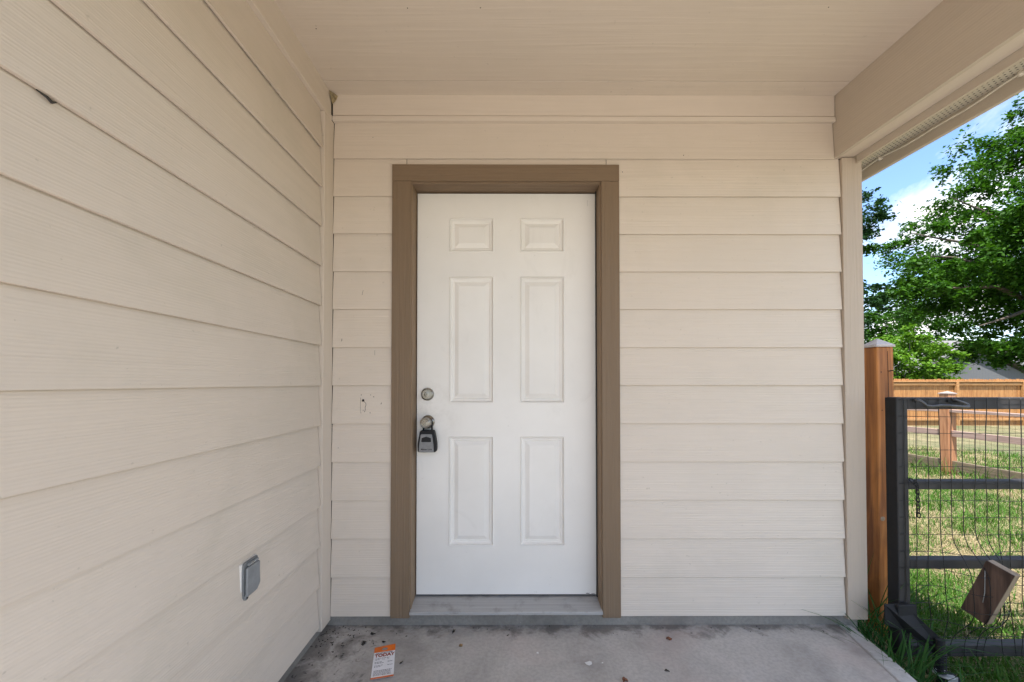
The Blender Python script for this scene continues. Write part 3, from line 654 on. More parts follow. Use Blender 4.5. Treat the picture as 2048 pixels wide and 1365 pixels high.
for y in (-0.0015, -0.0225): words(0.016, 0.036, y, 0.0030)
for i in range(5): words(-0.036, 0.034 - q.uniform(0, .006), -0.050 - i * 0.0068, 0.0027, 0.0015)
tp('fine_print', pr_, 'ink', card)['kind'] = 'stuff'

# ------------------------------------------------------------------ bits on the slab
M['leaf_brown'] = plain('dry_leaf', (0.16, 0.055, 0.025), 0.7, 0, 0.4, 60); M['leaf_tan'] = plain('tan_leaf', (0.27, 0.17, 0.075), 0.7, 0, 0.4, 60); M['soil'] = plain('dark_litter', (0.03, 0.025, 0.02), 0.9, 0, 0.3, 60); M['chip'] = plain('white_chip', (0.72, 0.71, 0.69), 0.5)
def flake(name, x, y, s, mat, label, cat, seed, hgt=0.006, el=1.0, rot=0.0):
    q = random.Random(seed); n = 8; top_ = []
    for i in range(n):
        a = 2 * math.pi * i / n; r_ = s * q.uniform(0.55, 1.15); px, py = math.cos(a) * r_ * el, math.sin(a) * r_
        top_.append((px * math.cos(rot) - py * math.sin(rot), px * math.sin(rot) + py * math.cos(rot), 0.0012 + hgt * q.random()))
    c_ = [(0, 0, 0.0012 + hgt * 0.35)]
    mb = MB().add(c_ + top_, [(0, 1 + i, 1 + (i + 1) % n) for i in range(n)]); mb.add([(a, b_, z - 0.001) for a, b_, z in c_ + top_], [(0, 1 + (i + 1) % n, 1 + i) for i in range(n)])
    mb.f += [(1 + i, 10 + i, 10 + (i + 1) % n, 1 + (i + 1) % n) for i in range(n)]; mb.mi += [0] * n
    o = put(name, mb.mesh(name, mat), None, (x, y, 0)); return tag(o, label, cat)
flake('leaf_scrap', -0.640, -0.136, 0.013, 'soil', 'dark clump of leaf litter left of the door tag', 'leaf scrap', 1, 0.010)
flake('leaf_scrap', -0.250, -0.065, 0.011, 'soil', 'black pointed scrap under the door sill', 'leaf scrap', 2, 0.022, 0.7)
flake('leaf_scrap', -0.206, -0.151, 0.011, 'leaf_tan', 'tan leaf scrap on the slab below the door', 'leaf scrap', 3, 0.008)
flake('leaf_scrap', -0.620, -0.070, 0.009, 'soil', 'dark leaf scrap against the wall left of the casing', 'leaf scrap', 4, 0.008, 1.6)
flake('leaf_scrap', -0.441, -0.259, 0.010, 'soil', 'thin dark twig scrap right of the door tag', 'leaf scrap', 5, 0.004, 0.35, -0.5)
flake('leaf_scrap', -0.556, -0.126, 0.007, 'soil', 'small dark scrap just above the door tag', 'leaf scrap', 6, 0.005, 1.5)
flake('dry_leaf', 0.457, -0.366, 0.018, 'leaf_brown', 'curled reddish brown leaf at the bottom edge of the photo', 'leaf', 7, 0.022)
flake('paint_chip', 0.340, -0.263, 0.017, 'chip', 'largest white paint chip on the slab', 'paint chip', 8, 0.002, 1.0, 0.6)
flake('leaf_scrap', 0.644, -0.308, 0.012, 'soil', 'dark oblong scrap near the bottom right of the slab', 'leaf scrap', 9, 0.006, 0.5, 0.9)
flake('leaf_scrap', 0.733, -0.107, 0.010, 'leaf_brown', 'small brown scrap near the wall right of the door', 'leaf scrap', 10, 0.006, 1.5)
flake('paint_chip', 0.129, -0.201, 0.007, 'chip', 'small white chip on the slab under the sill', 'paint chip', 11, 0.002, 0.8)
flake('paint_chip', 0.395, -0.261, 0.004, 'chip', 'tiny white chip beside the largest paint chip', 'paint chip', 12, 0.001)
q = random.Random(11); lit = MB()
for i in range(90):
    if i < 62: x = -0.845 + abs(q.gauss(0, 0.09)); y = -0.01 - abs(q.gauss(0, 0.17))
    else: x = q.uniform(-0.7, 1.55); y = -0.008 - abs(q.gauss(0, 0.05))
    s = q.uniform(0.0007, 0.0024); a = q.uniform(0, 3.14); l = s * q.uniform(1, 3.5); c_, s_ = math.cos(a), math.sin(a)
    pts = [(x + c_ * l, y + s_ * l), (x - s_ * s, y + c_ * s), (x - c_ * l, y - s_ * l), (x + s_ * s, y - c_ * s)]
    lit.prism(pts, lambda p, t: (p[0], p[1], 0.0022 if t else 0.0004))
tag(put('floor_litter', lit.mesh('floor_litter', 'soil')), 'dark crumbs of dirt strewn along the foot of the walls', 'dirt', kind='stuff')

# ------------------------------------------------------------------ gate post
gp = thing('gate_post', (1.98, 0.195, -0.17), 'reddish cedar post with pyramid cap beside the house corner', 'post')
gpz = 1.352
part('post', box(1.936, 2.026, 0.150, 0.240, -0.45, gpz), 'post', gp, center=True, bevel=0.004)
a0, a1, b0, b1 = 1.931, 2.031, 0.145, 0.245
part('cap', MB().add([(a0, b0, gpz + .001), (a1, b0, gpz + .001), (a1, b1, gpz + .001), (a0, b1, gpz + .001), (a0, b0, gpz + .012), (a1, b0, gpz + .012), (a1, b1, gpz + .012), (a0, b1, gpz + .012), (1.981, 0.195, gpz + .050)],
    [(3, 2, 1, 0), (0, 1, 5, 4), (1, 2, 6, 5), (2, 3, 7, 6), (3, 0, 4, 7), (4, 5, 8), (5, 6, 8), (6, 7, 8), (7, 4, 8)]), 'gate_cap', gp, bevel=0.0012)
part('check_crack', box(1.9925, 1.9950, 0.1492, 0.1520, 0.98, 1.330), 'dark', gp)
for i, (x, z) in enumerate(((1.958, 1.22), (1.960, 1.02), (1.992, 0.60), (1.992, 0.44), (1.995, 0.30))):
    part('nail_hole', MB().lathe([(0.0035, 0), (0.002, 0.001)], 8, at(x, 0.1502, z)), 'dark', gp)
part('staple', MB().tube([(2.000, 0.151, 1.225), (2.003, 0.135, 1.228), (2.012, 0.125, 1.220), (2.022, 0.126, 1.206), (2.024, 0.134, 1.200), (2.016, 0.138, 1.204)], 0.0025, 6), 'gate_black', gp, smooth=True)
part('knot', MB().lathe([(0.013, 0), (0.009, 0.0022), (0.004, 0.003)], 12, at(1.955, 0.1505, 0.455)), 'block_edge', gp)

# ------------------------------------------------------------------ wire gate
M['hook'] = plain('worn_hook', (0.075, 0.073, 0.075), 0.4, 0.3, 0.3, 40)
gt = thing('wire_gate', (1.80, -0.095, -0.12), 'charcoal metal frame gate filled with welded wire mesh', 'gate')
GXE = 2.86; YF, YB = -0.118, -0.068
part('stile', box(1.7745, 1.8265, YF, YB, -0.078, 1.0975), 'gate', gt, center=True, bevel=0.003)
part('stile', box(GXE, GXE + 0.052, YF, YB, -0.078, 1.0975), 'gate', gt, center=True, bevel=0.003)
part('side_plate', box(1.7722, 1.7743, YF + 0.001, YB + 0.004, -0.07, 1.095), 'gate_black', gt, bevel=0.001)  # thin black plate covering the stile's left face
for (za_, zb_) in ((1.043, 1.0965), (0.678, 0.716), (0.318, 0.360), (-0.076, -0.024)):
    part('rail', box(1.8275, GXE - 0.001, YF + 0.002, YB - 0.001, za_, zb_), 'gate', gt, center=True, bevel=0.003)
wm = MB(); q = random.Random(21); YW = YF - 0.0045
def wav(i, z): 
    lo = max(0.0, (0.30 - z)) * 0.10
    return 0.0035 * mnoise.noise((i * 3.7, z * 3.1, 0.4)) + 0.004 * mnoise.noise((i * 1.1, z * 9.0, 7.4)) + lo * mnoise.noise((i * 0.6, z * 5.0, 2.2)) * 1.2
def bulge(x, z): return 0.098 * math.exp(-(((x - 2.09) / 0.115) ** 4 + ((z - 0.24) / 0.17) ** 4))
nv = 20; hz = [-0.055 + 0.0762 * i for i in range(16)]
for i in range(nv):
    x0 = 1.8015 + 0.0530 * i; pts = []
    for j in range(47):
        z = -0.070 + 1.165 * j / 46; pts.append((x0 + wav(i, z) - 0.010 * (0.5 - z) * (1 if i else 0.3), YW - bulge(x0, z) + 0.0022 * mnoise.noise((i * 2.2, z * 6, 5)), z))
    wm.tube(pts, 0.0016, 5)
for j, z in enumerate(hz):
    pts = []
    for i in range(60):
        x = 1.776 + (GXE + 0.05 - 1.776) * i / 59; pts.append((x, YW - 0.0022 - bulge(x, z), z + 0.0035 * mnoise.noise((x * 4, j * 3.3, 1.2)) - 0.005 * (x - 1.8)))
    wm.tube(pts, 0.0013, 5)
part('wire_mesh', wm, 'wire', gt, smooth=True)
hk = [(1.842, YW - 0.006, 1.084), (1.855, YW - 0.016, 1.086), (1.870, YW - 0.022, 1.074), (1.882, YW - 0.024, 1.060), (1.91, YW - 0.024, 1.058), (1.95, YW - 0.024, 1.062), (2.00, YW - 0.024, 1.060), (2.055, YW - 0.024, 1.055), (2.074, YW - 0.022, 1.058), (2.077, YW - 0.018, 1.066), (2.060, YW - 0.013, 1.075), (2.035, YW - 0.010, 1.084), (2.022, YW - 0.004, 1.092)]
lk = part('latch_hook', MB().tube(hk, [0.007, 0.007, 0.0065, 0.006, 0.0055, 0.006, 0.0065, 0.007, 0.0065, 0.006, 0.006, 0.006, 0.006], 8), 'hook', gt, smooth=True)
part('latch_plate', box(2.005, 2.068, YF - 0.006, YF - 0.0005, 1.075, 1.0925), 'gate_black', gt, bevel=0.001)
# spring caster at the foot of the stile
CX, CY = 1.862, -0.205
arm = MB().prism([(1.700, 0.165), (1.775, 0.168), (1.800, 0.150), (1.880, 0.050), (1.880, -0.008), (1.850, -0.012), (1.790, 0.045), (1.700, 0.075)], lambda p, t: (p[0], (-0.121 if t else -0.1275) - 0.9 * max(0, p[0] - 1.79), p[1]))
part('caster_arm', arm, 'gate_black', gt, bevel=0.001)
part('caster_bracket', MB().box(1.742, 1.826, -0.146, -0.1285, 0.118, 0.172), 'gate_black', gt, bevel=0.003)
part('caster_stem', MB().tube([(CX, CY, 0.052), (CX, CY, -0.10)], 0.011, 10), 'gate_black', gt)
part('caster_sleeve', MB().tube([(CX, CY, 0.060), (CX, CY, 0.012)], 0.0165, 12), 'gate_black', gt)
sp_ = [(CX + 0.0185 * math.cos(a), CY + 0.0185 * math.sin(a), 0.010 - 0.088 * a / (2 * math.pi * 9)) for a in [2 * math.pi * 9 * i / 126 for i in range(127)]]
part('spring', MB().tube(sp_, 0.0028, 5), 'gate_black', gt, smooth=True)
part('caster_plate', MB().lathe([(0.034, 0), (0.036, 0.003), (0.030, 0.006)], 18, Matrix.Translation((CX + 0.012, CY, -0.090))), 'zinc', gt)
for s in (-1, 1): part('caster_fork', box(CX + 0.008, CX + 0.050, CY + s * 0.022 - 0.002, CY + s * 0.022 + 0.002, -0.135, -0.088), 'zinc', gt, bevel=0.001)
wh = part('caster_wheel', MB().lathe([(0.020, -0.016), (0.040, -0.015), (0.044, -0.009), (0.044, 0.009), (0.040, 0.015), (0.020, 0.016)], 24, Matrix.Translation((CX + 0.036, CY, -0.126)) @ Matrix.Rotation(R(90), 4, 'X')), 'gate_black', gt, smooth=False)
part('hub', MB().lathe([(0.010, -0.0185), (0.012, -0.018), (0.012, 0.018), (0.010, 0.0185)], 12, Matrix.Translation((CX + 0.036, CY, -0.126)) @ Matrix.Rotation(R(90), 4, 'X')), 'zinc', wh)

# chain hanging on the gate
ch = thing('chain', (1.836, -0.140, 0.715), 'short black chain hanging from the gate stile', 'chain')
lk_ = MB(); L = [(0.0065 * math.cos(a), 0, 0.0055 * (1 if math.sin(a) > 0 else -1) + 0.0065 * math.sin(a)) for a in [2 * math.pi * (i + 0.5) / 12 for i in range(12)]]
lk_.tube(L + [L[0], L[1]], 0.0021, 6, cap=False)
lme = lk_.mesh('chain_link', 'gate_black', smooth=True)
cp = [(1.828, -0.129, 0.722), (1.834, -0.136, 0.716), (1.841, -0.138, 0.704), (1.845, -0.137, 0.689)] + [(1.8455 + 0.0006 * i, -0.1365, 0.672 - 0.0172 * i) for i in range(7)]
for i, p_ in enumerate(cp):
    o = put('chain_link', lme, ch, Vector(p_) - WB[ch.name]); o.rotation_euler = (0, (0.9, 0.8, 0.5, 0.2)[i] if i < 4 else 0.03, (0 if i % 2 else R(80)) + 0.3)

# wood block caught behind the mesh
wbk = thing('wood_block', (2.205, -0.085, 0.05), 'dark offcut of lumber wedged at a slant behind the gate mesh', 'wood block')
th_ = R(77); hv = Vector((math.cos(th_), -math.sin(th_), 0))
u_ = (hv * 0.33 + Vector((0, 0, 0.944))).normalized(); v_ = (hv * 0.944 - Vector((0, 0, 0.33))).normalized(); n_ = u_.cross(v_).normalized()
if n_.x > 0: n_ = -n_
O_ = Vector((2.05, -0.119, 0.146))
def bk(a, b_, c_): return O_ + u_ * a + v_ * b_ - n_ * c_
bl, bwid, bth = 0.265, 0.088, 0.040
vs_ = [bk(a, b_, c_) for c_ in (0, bth) for (a, b_) in ((0, 0), (bl, 0), (bl, bwid), (0, bwid))]
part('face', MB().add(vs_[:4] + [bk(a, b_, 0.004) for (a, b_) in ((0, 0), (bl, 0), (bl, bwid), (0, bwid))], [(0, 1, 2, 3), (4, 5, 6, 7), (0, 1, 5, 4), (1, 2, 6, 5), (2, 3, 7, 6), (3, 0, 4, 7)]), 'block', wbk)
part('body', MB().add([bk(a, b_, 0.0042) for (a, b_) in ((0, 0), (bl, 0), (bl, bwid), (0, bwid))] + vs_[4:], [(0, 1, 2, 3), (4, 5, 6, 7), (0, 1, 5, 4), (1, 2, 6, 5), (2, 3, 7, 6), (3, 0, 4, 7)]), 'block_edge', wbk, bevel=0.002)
part('tie_wire', MB().tube([bk(0.221, 0.012, -0.003), bk(0.18, 0.026, -0.004), bk(0.13, 0.042, -0.004), bk(0.085, 0.050, -0.003)], 0.0014, 5), 'zinc', wbk, smooth=True)

# ------------------------------------------------------------------ rail fence across the lawn
rf = thing('rail_fence', (6.36, 3.83, -0.17), 'low cedar rail fence with wire mesh running along the lawn', 'fence')
FX = 6.36
for y in (-0.97, 1.43, 3.83, 6.23, 8.63, 11.03):
    pz = gz(0, y) + 1.17
    p_ = part('post', box(FX - 0.06, FX + 0.06, y - 0.06, y + 0.06, gz(0, y) - 0.15, pz), 'rail_post', rf, center=True, bevel=0.004)
    t_ = 0.068; part('cap', MB().add([(FX - t_, y - t_, pz + .001), (FX + t_, y - t_, pz + .001), (FX + t_, y + t_, pz + .001), (FX - t_, y + t_, pz + .001), (FX - t_, y - t_, pz + .014), (FX + t_, y - t_, pz + .014), (FX + t_, y + t_, pz + .014), (FX - t_, y + t_, pz + .014), (FX, y, pz + .045)],
        [(3, 2, 1, 0), (0, 1, 5, 4), (1, 2, 6, 5), (2, 3, 7, 6), (3, 0, 4, 7), (4, 5, 8), (5, 6, 8), (6, 7, 8), (7, 4, 8)]), 'post_cap', p_)
def sl_box(x0, x1, y0, y1, za_, zb_, mat, nm):
    d0, d1 = gz(0, y0) + 0.17, gz(0, y1) + 0.17
    part(nm, MB().add([(x0, y0, za_ + d0), (x1, y0, za_ + d0), (x1, y1, za_ + d1), (x0, y1, za_ + d1), (x0, y0, zb_ + d0), (x1, y0, zb_ + d0), (x1, y1, zb_ + d1), (x0, y1, zb_ + d1)],
        [(3, 2, 1, 0), (4, 5, 6, 7), (0, 1, 5, 4), (1, 2, 6, 5), (2, 3, 7, 6), (3, 0, 4, 7)]), mat, rf, center=True, bevel=0.003)
for y in (-0.97, 1.43, 3.83, 6.23, 8.63):
    sl_box(FX - 0.045, FX + 0.045, y + 0.062, y + 2.338, 0.742, 0.780, 'rail_grey', 'rail')
    sl_box(FX - 0.019, FX + 0.019, y + 0.062, y + 2.338, 0.395, 0.482, 'rail_grey', 'rail')
    sl_box(FX - 0.019, FX + 0.019, y + 0.062, y + 2.338, -0.085, 0.050, 'rail_dark', 'kick_board')
rw = MB()
for i in range(190):
    y = -0.9 + i * 0.0635; d0 = gz(0, y) + 0.17; rw.tube([(FX + 0.048, y, -0.12 + d0), (FX + 0.048, y, 0.74 + d0)], 0.0012, 3)
for j in range(12):
    rw.tube([(FX + 0.050, -0.95, -0.11 + j * 0.076), (FX + 0.050, 4.0, -0.11 + j * 0.076), (FX + 0.050, 11.0, -0.11 + j * 0.076 + gz(0, 11) + 0.17)], 0.0012, 3)
part('wire_mesh', rw, 'rust_wire', rf, fix=False)

# ------------------------------------------------------------------ privacy fence
pf = thing('privacy_fence', (16.0, 12.5, -0.38), 'tall honey-coloured cedar privacy fence at the back of the lawn', 'fence')
PY = 12.5; pz0 = gz(0, PY) - 0.02
pk = MB().prism([(-0.068, 0), (0.068, 0), (0.068, 1.655), (0.045, 1.70), (-0.045, 1.70), (-0.068, 1.655)], lambda p, t: (p[0], 0.016 if t else 0, p[1])).mesh('picket', 'picket', bevel=0.0)
i = 0; x = 10.5
while x < 23.5:
    o = put('picket', pk, pf, (x - 16.0, 0.021, pz0 + 0.38 + rnd.uniform(-0.012, 0.012))); o.rotation_euler = (0, rnd.uniform(-0.004, 0.004), 0); x += 0.1415 + rnd.uniform(0, 0.004)
for x in (11.36, 13.8, 16.22, 18.64, 21.08, 23.5):
    part('fence_post', box(x - 0.045, x + 0.045, PY - 0.085, PY + 0.002, pz0 - 0.1, 1.185), 'rail', pf, center=True, bevel=0.004)
for a, b_ in ((11.36, 13.8), (13.8, 16.22), (16.22, 18.64), (18.64, 21.08), (21.08, 23.5)):
    part('fence_rail', box(a + 0.047, b_ - 0.047, PY - 0.042, PY + 0.019, 1.070, 1.165), 'rail', pf, center=True, bevel=0.004)
    part('fence_rail', box(a + 0.047, b_ - 0.047, PY - 0.042, PY + 0.019, 0.42, 0.51), 'rail', pf, center=True, bevel=0.004)
    part('fence_rail', box(a + 0.047, b_ - 0.047, PY - 0.042, PY + 0.019, -0.20, -0.11), 'rail', pf, center=True, bevel=0.004)
part('top_cap', box(10.4, 23.6, PY - 0.075, PY + 0.019, 1.188, 1.222), 'rail', pf, bevel=0.003)

# ------------------------------------------------------------------ neighbour's house
nh = thing('neighbour_house', (32.3, 28.0, -0.9), 'grey gabled house half hidden by branches beyond the fence', 'house')
m = NT('grey_house_siding'); gm = m.n('ShaderNodeNewGeometry'); sp = m.n('ShaderNodeSeparateXYZ'); m.l(gm.outputs['Position'], sp.inputs[0])
fr = m.math('FRACT', m.math('MULTIPLY', sp.outputs['X'], 1 / 0.203)); c = m.ramp(fr, (0.0, (0.06, 0.063, 0.07)), (0.06, (0.13, 0.137, 0.148)))
m.col(c); m.rough(0.75); m.bump(fr, 0.3, 0.01); M['hsiding'] = m.m
M['hroof'] = plain('neighbour_shingle', (0.155, 0.15, 0.155), 0.9, 0, 0.25, 3); M['htrim'] = plain('neighbour_trim', (0.22, 0.23, 0.235), 0.7)
HY = 26.0; ex0, ax_, az_, ez_ = 28.2, 32.4, 3.93, 1.98
ex1 = 2 * ax_ - ex0
part('wall', MB().prism([(ex0, -1.0), (ex1, -1.0), (ex1, 1.62), (ax_, 3.80), (ex0, 1.62)], lambda p, t: (p[0], HY + (8 if t else 0), p[1])), 'hsiding', nh)
sl_ = (3.90 - 1.70) / (ax_ - 27.65)
rfm = part('roof', MB().prism([(27.65, 1.68), (27.65, 1.82), (ax_, 4.04), (2 * ax_ - 27.65, 1.82), (2 * ax_ - 27.65, 1.68), (ax_, 3.88)], lambda p, t: (p[0], HY + (8.4 if t else -0.4), p[1])), 'hroof', nh)
for s in (-1, 1):
    part('barge_board', MB().prism([(ax_ + s * (ax_ - 27.60), 1.62), (ax_ + s * (ax_ - 27.60), 1.80), (ax_ + s * 0.01, 4.02), (ax_ + s * 0.01, 3.83)], lambda p, t: (p[0], HY - 0.45 + (0.04 if t else 0), p[1])), 'htrim', rfm)
part('corner_trim', box(28.15, 28.30, HY - 0.03, HY + 0.1, -1.0, 1.6), 'htrim', nh)
part('rear_wing', MB().prism([(34.0, -1.0), (46.0, -1.0), (46.0, 2.4), (34.0, 2.4)], lambda p, t: (p[0], 29.0 + (6 if t else 0), p[1])), 'hsiding', nh)
part('wing_roof', MB().prism([(28.4, 2.3), (28.4, 2.42), (32.0, 4.75), (35.6, 2.42), (35.6, 2.3), (32.0, 4.6)], lambda p, t: ((47 if t else 33.5), p[0], p[1])), 'hroof', nh)

# ------------------------------------------------------------------ trees
def tree(name, base, label, height, limbs, clumps, leaf, mat, seed, trunk_r=0.18, per=90, spread=0.42):
    """limbs: polylines; clumps: list of (centre, radius); leaves are small kites gathered in sprays"""
    q = random.Random(seed); t = thing(name, base, label, 'tree'); tr = MB()
    for pl_ in limbs:
        pts = [Vector(p) for p in pl_[0]]; r0 = pl_[1]; fine = []
        for a, b_ in zip(pts[:-1], pts[1:]):
            for k in range(4): fine.append(a.lerp(b_, k / 4) + Vector((q.gauss(0, .03), q.gauss(0, .03), q.gauss(0, .02))))
        fine.append(pts[-1]); n = len(fine); tr.tube(fine, [max(0.008, r0 * (1 - 0.88 * i / (n - 1))) for i in range(n)], 7)
    part('trunk', tr, 'bark', t, fix=False, smooth=True)
    V, F = [], []
    B = Vector(base)
    for c_, r_ in clumps:
        c_ = Vector(c_)
        nsp = max(3, int(7 * r_ / 0.8)); 
        for s in range(nsp):
            dirv = Vector((q.gauss(0, 1), q.gauss(0, 1), q.gauss(0, .55))).normalized()
            tip = c_ + dirv * r_ * q.uniform(0.5, 1.15) + Vector((0, 0, -0.12 * r_))
            for k in range(int(per / nsp)):
                f_ = q.random() ** 0.6; p_ = c_.lerp(tip, f_) + Vector((q.gauss(0, 1), q.gauss(0, 1), q.gauss(0, .7))) * (0.10 + spread * 0.25 * (0.4 + f_)) * r_
                s_ = leaf * q.uniform(0.65, 1.3)
                a = Vector((q.gauss(0, 1), q.gauss(0, 1), q.gauss(0, .6) - 0.25)).normalized(); nrm = Vector((q.gauss(0, .7), q.gauss(0, .7), 1)).normalized()
                b_ = a.cross(nrm);  b_ = b_.normalized() if b_.length > 1e-4 else a.orthogonal().normalized()
                p_ = p_ - B; i0 = len(V)
                V += [tuple(p_ - a * s_), tuple(p_ + b_ * s_ * 0.62 + nrm * s_ * .1), tuple(p_ + a * s_ * 1.1), tuple(p_ - b_ * s_ * 0.62 + nrm * s_ * .1)]; F.append((i0, i0 + 1, i0 + 2, i0 + 3))
    me = bpy.data.meshes.new('crown'); me.from_pydata(V, [], F); me.materials.append(M[mat]); me.update(); put('crown', me, t)
    return t
def ell(c_, rx, ry, rz, n, q, rmin=0.5, rr=(0.55, 1.0), gap=0.0):
    out = []
    while len(out) < n:
        d_ = Vector((q.gauss(0, 1), q.gauss(0, 1), q.gauss(0, 1))).normalized() * (q.uniform(rmin ** 3, 1) ** (1 / 3))
        p_ = Vector((c_[0] + d_.x * rx, c_[1] + d_.y * ry, c_[2] + d_.z * rz))
        if gap and mnoise.noise(p_ * 0.55 + Vector((q.seed_ if hasattr(q, 'seed_') else 0, 0, 0))) < -gap: continue
        out.append((p_, q.uniform(*rr)))
    return out
q = random.Random(31)
cl = [c_ for c_ in ell((19.0, 11.0, 5.9), 6.4, 4.0, 5.0, 860, q, 0.25, (0.5, 0.95), 0.14) if 15.3 + 0.9 * mnoise.noise(c_[0] * 1.1) < c_[0].x < 22 and c_[0].z > 3.0 + 1.1 * max(0, 16.4 - c_[0].x) and c_[0].z < 5.9 + (c_[0].x - 12.8) * 0.92 + 1.1 * mnoise.noise(c_[0] * 0.8)]
for (px, pz, n, r_) in ((13.0, 4.2, 3, .35), (13.9, 4.5, 5, .45), (15.6, 2.4, 9, .6), (16.6, 2.2, 8, .55), (14.3, 6.0, 4, .4), (14.5, 5.0, 6, .5), (17.4, 2.3, 6, .5)):
    for i in range(n): cl.append((Vector((px + q.gauss(0, .45), 11 + q.gauss(0, 1.2), pz + q.gauss(0, .25))), r_ * q.uniform(.7, 1.1)))
T0 = (18.6, 11.2, -0.4)
limbs = [([T0, (18.55, 11.2, 1.6), (18.3, 11.1, 4.0), (18.1, 11.0, 7.0), (18.2, 11, 9.6)], 0.24)]
for e_ in ((13.4, 10.8, 4.2), (13.6, 11.4, 6.2), (14.4, 10.2, 2.9), (15.4, 11.8, 7.6), (16.6, 9.4, 2.3), (16.0, 13.4, 6.0), (21.6, 10.4, 6.4), (20.8, 12.0, 8.8), (17.6, 8.0, 5.6), (14.2, 11.8, 5.6)):
    e_ = Vector(e_); st = Vector((18.3, 11.1, 2.4 + 0.35 * (e_.z - 1.5))); mid = st.lerp(e_, 0.5) + Vector((0, 0, 0.5)); limbs.append(([st, mid, e_], 0.12))
K = 1.42; far = lambda p: (p[0] * K, -1.94 + (p[1] + 1.94) * K, 1.164 + (p[2] - 1.164) * K)
T0 = (far(T0)[0], far(T0)[1], -0.75); limbs = [([far(p) for p in a_], r_ * 1.3) for a_, r_ in limbs]; limbs[0][0][0] = T0
cl = [(Vector(far(c_)), r_ * K) for c_, r_ in cl]
tree('broad_leaf_tree', T0, 'large leafy green tree whose branches hang over the back fence', 10, limbs, cl, 0.092, 'leaf_main', 41, per=270)

q = random.Random(32)
cl = ell((16.3, 18.0, 9.3), 2.35, 2.0, 1.3, 52, q, 0.2, (0.4, 0.75)) + ell((15.8, 18.0, 7.2), 1.7, 1.5, 0.9, 14, q, 0.2, (0.3, 0.5)) + ell((16.5, 18.0, 5.0), 1.9, 1.8, 1.7, 44, q, 0.2, (0.35, 0.6))
T1 = (15.6, 18.2, -0.6)
limbs = [([T1, (15.7, 18.2, 3), (16.0, 18, 6), (16.4, 18, 9.6)], 0.18)] + [([(15.9, 18.1, 4 + i * .8), (16.6, 18, 4.8 + i * .9), (17.4, 18 - .2 * i, 5.0 + i * .95)], 0.05) for i in range(5)]
tree('dark_leaf_tree', T1, 'dark leafy tree just right of the house corner against the sky', 10, limbs, cl, 0.085, 'leaf_dark', 42, per=150)

q = random.Random(33)
cl = ell((16.7, 14.6, 2.1), 1.75, 1.0, 1.35, 70, q, 0.25, (0.3, 0.55))
T2 = (16.8, 14.7, -0.5)
limbs = [([T2, (16.8, 14.7, 0.9), (16.7, 14.6, 2.8)], 0.09)] + [([(16.8, 14.7, 0.9), (16.7 + dx_, 14.6, 2.1)], 0.035) for dx_ in (-1.2, -.6, .6, 1.2)]
tree('bright_leaf_tree', T2, 'low bright yellow-green tree behind the gate post and fence', 5, limbs, cl, 0.06, 'leaf_bright', 43, per=190)
q = random.Random(34)
cl = ell((42.0, 40.0, 5.0), 6.5, 3.0, 5.0, 110, q, 0.4, (0.9, 1.6))
T3 = (42.0, 40.0, -0.9)
tree('far_leaf_tree', T3, 'distant green tree rising behind the grey house roof', 10, [([T3, (42, 40, 3), (42, 40, 8)], 0.25)], cl, 0.17, 'leaf_main', 44, per=150)

# ------------------------------------------------------------------ grass
def blade(V, F, x, y, z, h, wd, az, lean, q, segs=2):
    dx_, dy_ = math.cos(az), math.sin(az); wx, wy = -dy_ * wd / 2, dx_ * wd / 2; i0 = len(V)
    for s in range(segs):
        t = s / segs; off = lean * h * t ** 1.8; zz = h * (t - 0.25 * lean * t * t); k = 1 - 0.35 * t
        V += [(x + dx_ * off - wx * k, y + dy_ * off - wy * k, z + zz), (x + dx_ * off + wx * k, y + dy_ * off + wy * k, z + zz)]
    off = lean * h; V.append((x + dx_ * off, y + dy_ * off, z + h * (1 - 0.25 * lean)))
    for s in range(segs - 1): F.append((i0 + 2 * s, i0 + 2 * s + 1, i0 + 2 * s + 3, i0 + 2 * s + 2))
    F.append((i0 + 2 * segs - 2, i0 + 2 * segs - 1, i0 + 2 * segs))
def lawn_patch():
    q = random.Random(77); V, F, MI = [], [], []
    n = 0
    while n < 62000:
        u = q.random(); dist = 2.2 + 9.5 * u ** 1.5; ang = R(q.uniform(33, 57)); x = dist * math.sin(ang) * 1.12 ; y = -1.94 + dist * math.cos(ang) * 1.0
        if x < 1.72 or x > 9.5 or y > 8.5: continue
        if 1.9 < x < 2.05 and 0.12 < y < 0.26: continue
        d_ = mnoise.noise((x * 0.9, y * 0.9, 0.3)) * 0.6 + mnoise.noise((x * 3.2, y * 3.2, 4.3)) * 0.5
        green = q.random() < (0.52 if dist < 6 else 0.40) + d_ * 1.5
        z = glawn(x, y) - 0.003; sc_ = 1 + 0.05 * dist
        if green: blade(V, F, x, y, z, q.uniform(0.03, 0.10) * sc_, q.uniform(0.003, 0.006) * sc_, q.uniform(0, 6.28), q.uniform(0.2, 1.1), q); MI += [0, 0]
        else: blade(V, F, x, y, z + q.uniform(0, .012), q.uniform(0.03, 0.08) * sc_, q.uniform(0.002, 0.004) * sc_, q.uniform(0, 6.28), q.uniform(1.8, 3.2), q); MI += [1, 1]
        n += 1
    me = bpy.data.meshes.new('lawn'); me.from_pydata(V, [], F); me.materials.append(M['grass_green']); me.materials.append(M['grass_straw']); me.polygons.foreach_set('material_index', MI); me.update()
    o = put('lawn', me); tag(o, 'patchy green and straw-coloured lawn beyond the gate', 'grass', kind='stuff')
lawn_patch()
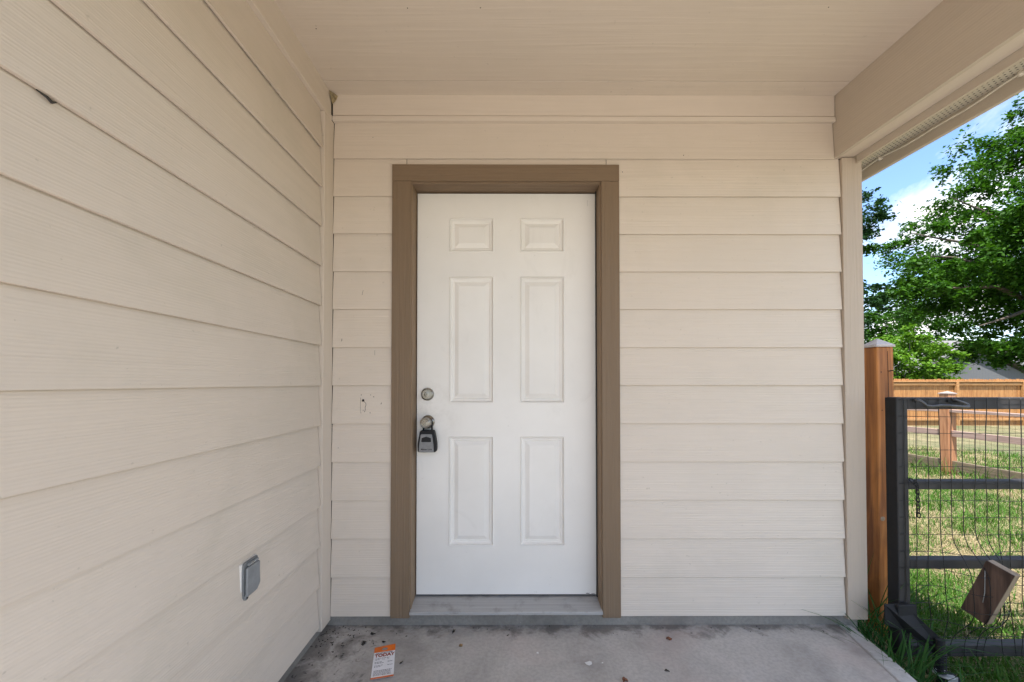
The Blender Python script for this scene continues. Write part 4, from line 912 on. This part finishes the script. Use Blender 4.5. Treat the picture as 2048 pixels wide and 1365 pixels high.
def tuft(name, x, y, n, hmin, hmax, spread, label, seed, mat='grass_deep'):
    q = random.Random(seed); V, F = [], []
    for i in range(n):
        a = q.uniform(0, 6.28); r_ = spread * math.sqrt(q.random()); blade(V, F, r_ * math.cos(a), r_ * math.sin(a) * 1.2, -0.005, q.uniform(hmin, hmax), q.uniform(0.004, 0.0085), q.uniform(0, 6.28), q.uniform(0.25, 1.15), q, 5)
    me = bpy.data.meshes.new(name); me.from_pydata(V, [], F); me.materials.append(M[mat]); me.update(); o = put(name, me, None, (x, y, gz(x, y))); tag(o, label, 'grass tuft', 'grass tufts along the slab edge')
tuft('grass_tuft', 1.80, 0.02, 80, 0.14, 0.52, 0.08, 'tall grass at the foot of the cedar gate post', 51)
tuft('grass_tuft', 1.71, -0.20, 100, 0.12, 0.40, 0.07, 'dark grass leaning over the slab edge beside the caster', 52)
tuft('grass_tuft', 1.76, -0.46, 100, 0.08, 0.26, 0.12, 'grass clump between the slab and the gate wheel', 53)
tuft('grass_tuft', 2.12, -0.30, 90, 0.06, 0.20, 0.18, 'grass clump under the bottom rail of the gate', 54, 'grass_green')
tuft('grass_tuft', 2.02, 0.42, 90, 0.10, 0.32, 0.16, 'loose grass behind the caster spring', 55, 'grass_green')
def stalks(x, y, items, label):
    t = MB()
    for (az, l, lean, r_) in items:
        dx_, dy_ = math.cos(az), math.sin(az); t.tube([(dx_ * l * lean * (k / 8) ** 1.7, dy_ * l * lean * (k / 8) ** 1.7, l * (k / 8) * (1 - 0.42 * lean * (k / 8))) for k in range(9)], [r_ * (1 - 0.8 * k / 8) for k in range(9)], 4)
    o = put('grass_stalks', t.mesh('grass_stalks', 'grass_deep', smooth=True), None, (x, y, gz(x, y))); tag(o, label, 'grass stalks')
stalks(1.735, -0.06, ((3.0, 0.44, 0.95, .0022), (2.2, 0.50, 0.55, .002), (0.6, 0.58, 0.55, .0022), (4.0, 0.36, 1.0, .002), (5.4, 0.48, 0.9, .0022), (5.9, 0.42, 1.1, .002), (3.6, 0.30, 1.25, .0022)), 'thin arching grass stalks crossing the foot of the corner board')
tuft('grass_tuft', 6.22, 3.98, 120, 0.12, 0.36, 0.30, 'long grass at the foot of the rail fence post', 56, 'grass_green')
tuft('grass_tuft', 6.15, 3.15, 120, 0.10, 0.32, 0.30, 'grass clump against the kick board right of the rail fence post', 57, 'grass_green')
